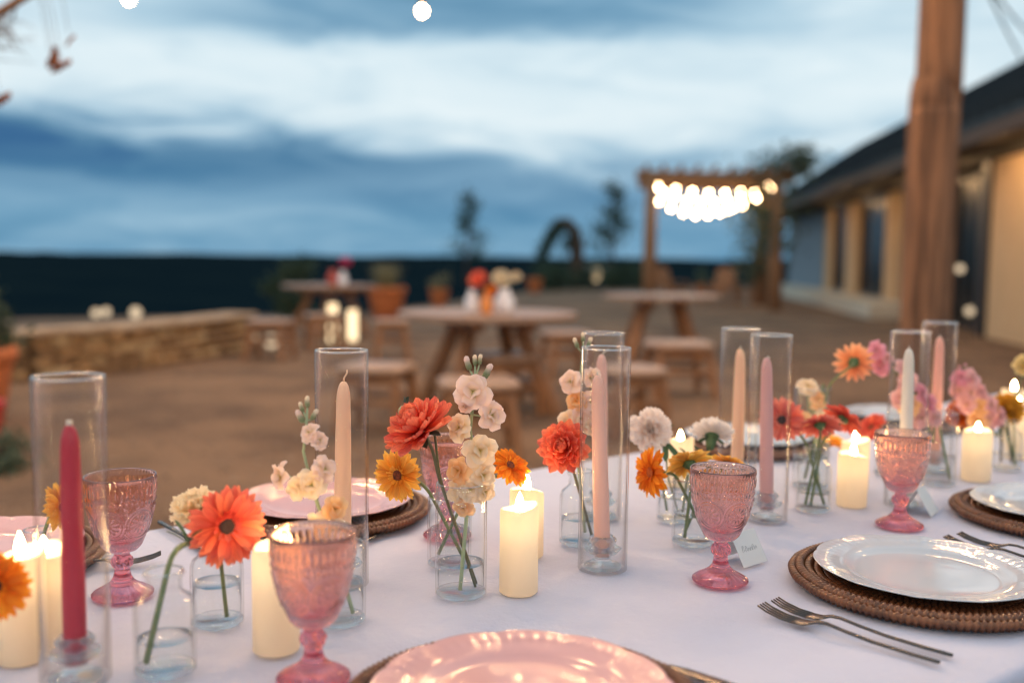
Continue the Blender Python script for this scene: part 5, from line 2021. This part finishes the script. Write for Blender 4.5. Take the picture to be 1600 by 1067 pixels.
# nodding green bud of the coral bloom
bb, br = flower_root('dahlia_bud', 'dark green nodding bud left of the coral double bloom', 'flower', 'd')
hb = at(636, 643, VASES['d'][0].y + 0.01)
Fb = Matrix.Translation(hb - br) @ frame_z((-0.8, -0.3, -0.15))
MB().lathe([(0, -0.006), (0.006, -0.005), (0.0088, 0.0), (0.0085, 0.006), (0.005, 0.010), (0, 0.0115)], 14, lambda r_, z_, a: (r_ * (1 + 0.06 * math.sin(7 * a)), z_)).build('bud', pbr('pale bud', (0.30, 0.34, 0.18), 0.6), bb, M=Fb)
for k in range(6):
    put('sepal', petal_mesh(0.016, 0.010, 0.15, -0.5, 0.5, M_CALYXD), None, bb, Fb @ Matrix.Rotation(k * 1.047, 4, 'Z') @ Matrix.Translation((0.004, 0, -0.004)))
ptsb = stem_in_vase(hb + Vector((0.006, 0.002, 0.001)), Vector((0.9, 0.1, 0.2)).normalized(), 'd', R(-20))
MB().tube([p - br for p in ptsb], 0.0016, 7).build('stem', M_STEMD, bb)
# --- behind the pink tapers
dahlia('f', 884, 700, -0.02, (-0.35, -0.88, 0.30), 0.039, 'peach' if False else 'coral', 'orange coral dahlia beside the pink tapers', R(0), 4, 6)
stock('f', 0.03, [(911, 540), (908, 575), (905, 605), (903, 640), (902, 670), (902, 700)],
      [(892, 596, 23, 'blush', (-0.5, -0.8, 0.2)), (924, 590, 20, 'blush', (0.6, -0.7, 0.2)), (901, 626, 20, 'apricot', (-0.4, -0.85, 0.0)), (922, 628, 18, 'blush', (0.6, -0.7, 0)), (888, 660, 21, 'cream', (-0.6, -0.7, 0.1)), (908, 654, 19, 'blush', (0.1, -0.95, 0.1)), (925, 665, 18, 'cream', (0.5, -0.8, 0))],
      [(900, 536, 'cream', 1.2), (911, 527, 'cream', 1.1), (921, 535, 'cream', 1.2)], 'blush stock stem behind the pink tapers', seed=3, into=R(60))
# --- behind the middle goblet
carnation('h', 1016, 672, 0.0, (-0.15, -0.95, 0.25), 0.0355, (0.96, 0.78, 0.66), (0.97, 0.90, 0.86), 'round blush white carnation facing the camera right of the pink tapers', R(120), 3)
gerbera('g', 1017, 738, 0.0, (-0.86, -0.48, 0.05), 0.037, 'orange', 'orange', 'orange gerbera seen from the side below the round carnation', R(-20), seed=6, lift=0.05, droop=0.05)
gerbera('g', 1077, 724, 0.0, (-0.12, 0.72, 0.68), 0.036, 'lemon', 'russet', 'yellow gerbera seen from behind left of the middle goblet', R(220), seed=7, lift=0.02, droop=0.1)
carnation('h', 1112, 682, 0.02, (0.22, 0.55, 0.80), 0.036, (0.93, 0.82, 0.72), (0.93, 0.88, 0.84), 'white carnation seen from below behind the middle goblet', R(20), 4)
gerbera('g', 1137, 722, 0.03, (0.3, 0.3, 0.9), 0.026, 'yellow', 'russet', 'yellow gerbera just behind the rim of the middle goblet', R(120), seed=8)
# --- coral gerberas on the right
gerbera('j', 1222, 656, 0.01, (-0.35, -0.9, 0.15), 0.038, 'coralp', 'dark', 'coral gerbera overlapping the mauve taper', R(-30), seed=9, lift=0.12)
gerbera('j', 1281, 663, -0.01, (0.05, 0.62, 0.78), 0.036, 'coralp', 'russet', 'coral gerbera seen from behind above the bottle vase', R(210), seed=10, lift=0.0, droop=0.15)
gerbera('j', 1318, 654, 0.02, (0.62, 0.42, 0.62), 0.036, 'red', 'russet', 'red coral gerbera seen from behind above the pillar pair', R(240), seed=11, lift=0.0, droop=0.1)
gerbera('i', 1300, 690, 0.03, (0.3, -0.2, 0.9), 0.032, 'yellow', 'orange', 'yellow orange gerbera low behind the coral ones', R(60), seed=12)
gerbera('i', 1334, 566, 0.0, (0.30, 0.93, 0.12), 0.037, 'peach', 'russet', 'peach gerbera on a tall stem seen from behind', R(100), seed=13, n1=16, lift=0.05, sr=0.0024)
stock('i', 0.01, [(1262, 605), (1262, 625), (1265, 650), (1266, 680)], [(1262, 605, 16, 'cream', (0, -0.8, 0.6)), (1278, 625, 17, 'apricot', (0.5, -0.8, 0.2)), (1250, 660, 18, 'apricot', (-0.5, -0.8, 0.2)), (1282, 655, 17, 'cream', (0.5, -0.8, 0))], [], 'short cream stock inside the tall straight vase', seed=4, into=R(-60))
gerbera('o', 1362, 668, 0.0, (-0.75, -0.2, 0.6), 0.034, 'red', 'russet', 'red coral gerbera left of the ivory taper', R(0), seed=14)
# --- pink stocks at the right
stock('k', 0.0, [(1368, 548), (1385, 570), (1408, 588), (1428, 612), (1444, 640), (1452, 668), (1456, 690)],
      [(1370, 548, 15, 'rose', (-0.5, -0.8, 0.4)), (1376, 572, 16, 'rose', (-0.6, -0.8, -0.1)), (1386, 560, 13, 'pink', (0.4, -0.8, 0.3)), (1412, 576, 17, 'pink', (0.2, -0.9, 0.4)), (1418, 600, 18, 'pink', (0, -1, 0.1)), (1408, 622, 17, 'pink', (-0.6, -0.8, 0)),
       (1422, 636, 18, 'apricot', (-0.3, -0.9, 0)), (1440, 615, 17, 'rose', (0.6, -0.7, 0.3)), (1452, 630, 18, 'rose', (0.6, -0.8, 0.2)), (1438, 652, 18, 'pink', (0, -1, 0)), (1462, 652, 16, 'pink', (0.6, -0.8, 0))],
      [(1362, 540, 'rose', 1.0), (1372, 536, 'rose', 1.0)], 'long pink stock stem leaning left behind the ivory taper', seed=5, stemm=M_STEM, into=R(-30))
stock('l', 0.0, [(1505, 582), (1512, 600), (1522, 622), (1534, 645), (1548, 668), (1556, 680)],
      [(1501, 590, 16, 'rose', (-0.3, -0.8, 0.5)), (1518, 590, 16, 'pink', (0.4, -0.8, 0.5)), (1498, 610, 16, 'pink', (-0.6, -0.8, 0)), (1516, 614, 18, 'pink', (0, -1, 0.2)), (1533, 612, 16, 'pink', (0.6, -0.7, 0.3)), (1511, 632, 16, 'pink', (-0.5, -0.8, 0)), (1530, 636, 17, 'apricot', (0.1, -1, 0.1)),
       (1548, 632, 16, 'pink', (0.5, -0.8, 0.3)), (1527, 658, 16, 'apricot', (-0.5, -0.8, 0)), (1546, 655, 17, 'pink', (0, -1, 0.1)), (1563, 652, 15, 'pink', (0.6, -0.7, 0.2))],
      [(1500, 576, 'rose', 1.0), (1508, 573, 'rose', 1.0)], 'pink stock stem leaning over the lone pillar candle', seed=6, stemm=M_STEM, into=R(-20))
dahlia('l', 1500, 648, 0.05, (-0.5, -0.7, 0.4), 0.030, 'burnt', 'burnt orange dahlia behind the pink stock at right', R(100), 5, 5)
dahlia('l', 1574, 640, 0.02, (0.1, -0.8, 0.6), 0.034, 'ochre', 'ochre yellow dahlia near the right edge candles', R(30), 6, 5)
carnation('l', 1602, 572, 0.0, (-0.3, -0.8, 0.5), 0.024, (0.75, 0.55, 0.20), (0.85, 0.72, 0.40), 'pale yellow carnation cut by the right edge', R(-60), 5)

# loose leaves on the stems
for (key, px, py, dy, nr, L, lab) in (('h', 1040, 690, 0.0, (0.8, -0.3, -0.5), 0.035, 'dark narrow leaf under the round carnation'),):
    root, ro = flower_root('leaf_sprig', lab, 'leaf', key)
    c = at(px, py, VASES[key][0].y + dy)
    for s_ in (-0.4, 0.3):
        put('leaf', petal_mesh(L, 0.010, 0.2, 0.1, 0.0, M_CALYX), None, root, Matrix.Translation(c - ro) @ frame_z((0.1, -0.8, 0.5), R(-70) + s_))
    pts_ = stem_in_vase(c, Vector((0.2, 0.1, -1)).normalized(), key, 1.0)
    MB().tube([p - ro for p in pts_], 0.0012, 6).build('stem', M_STEM, root)

# ------------------------------------------------------------------ flowers on the far tables
M_MILK = pbr('milk glass', (0.72, 0.74, 0.80), 0.25)
M_ORV = pbr('orange glaze', (0.75, 0.26, 0.05), 0.35)
M_REDV = pbr('red clay vase', (0.40, 0.06, 0.04), 0.5)


def far_vase(px, py, yd, r_, h_, mat, lab):
    c = at(px, py, yd)
    t_ = thing('table_vase', lab, 'vase', (c.x, c.y, 0.752))
    MB().lathe([(0, 0), (r_ * .9, 0), (r_, h_ * .15), (r_, h_ * .6), (r_ * .5, h_ * .8), (r_ * .55, h_), (r_ * .4, h_), (r_ * .4, h_ * .7), (0, h_ * .3)], 20).build('body', mat, t_)
    return Vector((c.x, c.y, 0.752 + h_))


def far_flower(mouth, px, py, r_, col, lab, tint=None):
    hp = at(px, py, mouth.y)
    t_ = thing('table_flower', lab, 'flower', mouth)
    rnd = random.Random(int(px))
    MB().tube([Vector((0, 0, -0.06)), (hp - mouth) * 0.5, hp - mouth], 0.004, 5).build('stem', M_STEM, t_)
    F = Matrix.Translation(hp - mouth) @ frame_z((rnd.uniform(-.4, .4), -0.8, 0.5))
    for ly in range(4):
        me = petal_mesh(r_ * (1 - .17 * ly), r_ * 0.5, 0.2, 0.15, 0.0, PM[col] if tint is None else tint)
        for k in range(10 - ly):
            put('petal', me, None, t_, F @ Matrix.Rotation(k * 6.283 / (10 - ly) + ly * .3, 4, 'Z') @ Matrix.Rotation(-R(8 + 20 * ly), 4, 'Y'))
    return t_


M_WHP = pbr('petal white', (0.80, 0.72, 0.55), 0.6, transl=0.25)
M_MAG = pbr('petal magenta', (0.55, 0.05, 0.16), 0.6, transl=0.25)
v1 = far_vase(737, 487, 7.45, 0.05, 0.17, M_MILK, 'white bottle vase on the nearest round table, left one')
v2 = far_vase(760, 489, 7.35, 0.045, 0.16, M_ORV, 'orange vase between the white bottles on the nearest round table')
v3 = far_vase(788, 487, 7.5, 0.075, 0.18, M_MILK, 'wide white vase on the nearest round table, right one')
far_flower(v2, 748, 438, 0.075, 'coral', 'coral bloom on the nearest round table')
far_flower(v3, 783, 437, 0.075, None, 'white bloom on the nearest round table, left one', M_WHP)
far_flower(v3, 807, 434, 0.045, None, 'small white bloom on the nearest round table, right one', M_WHP)
far_flower(v2, 768, 455, 0.05, 'orange', 'orange bloom low on the nearest round table')
v4 = far_vase(520, 448, 14.3, 0.075, 0.22, M_REDV, 'red vase on the farthest round table')
v5 = far_vase(536, 447, 14.2, 0.065, 0.2, M_MILK, 'pale vase beside the red vase on the farthest round table')
far_flower(v5, 540, 410, 0.09, None, 'magenta bloom on the farthest round table', M_MAG)
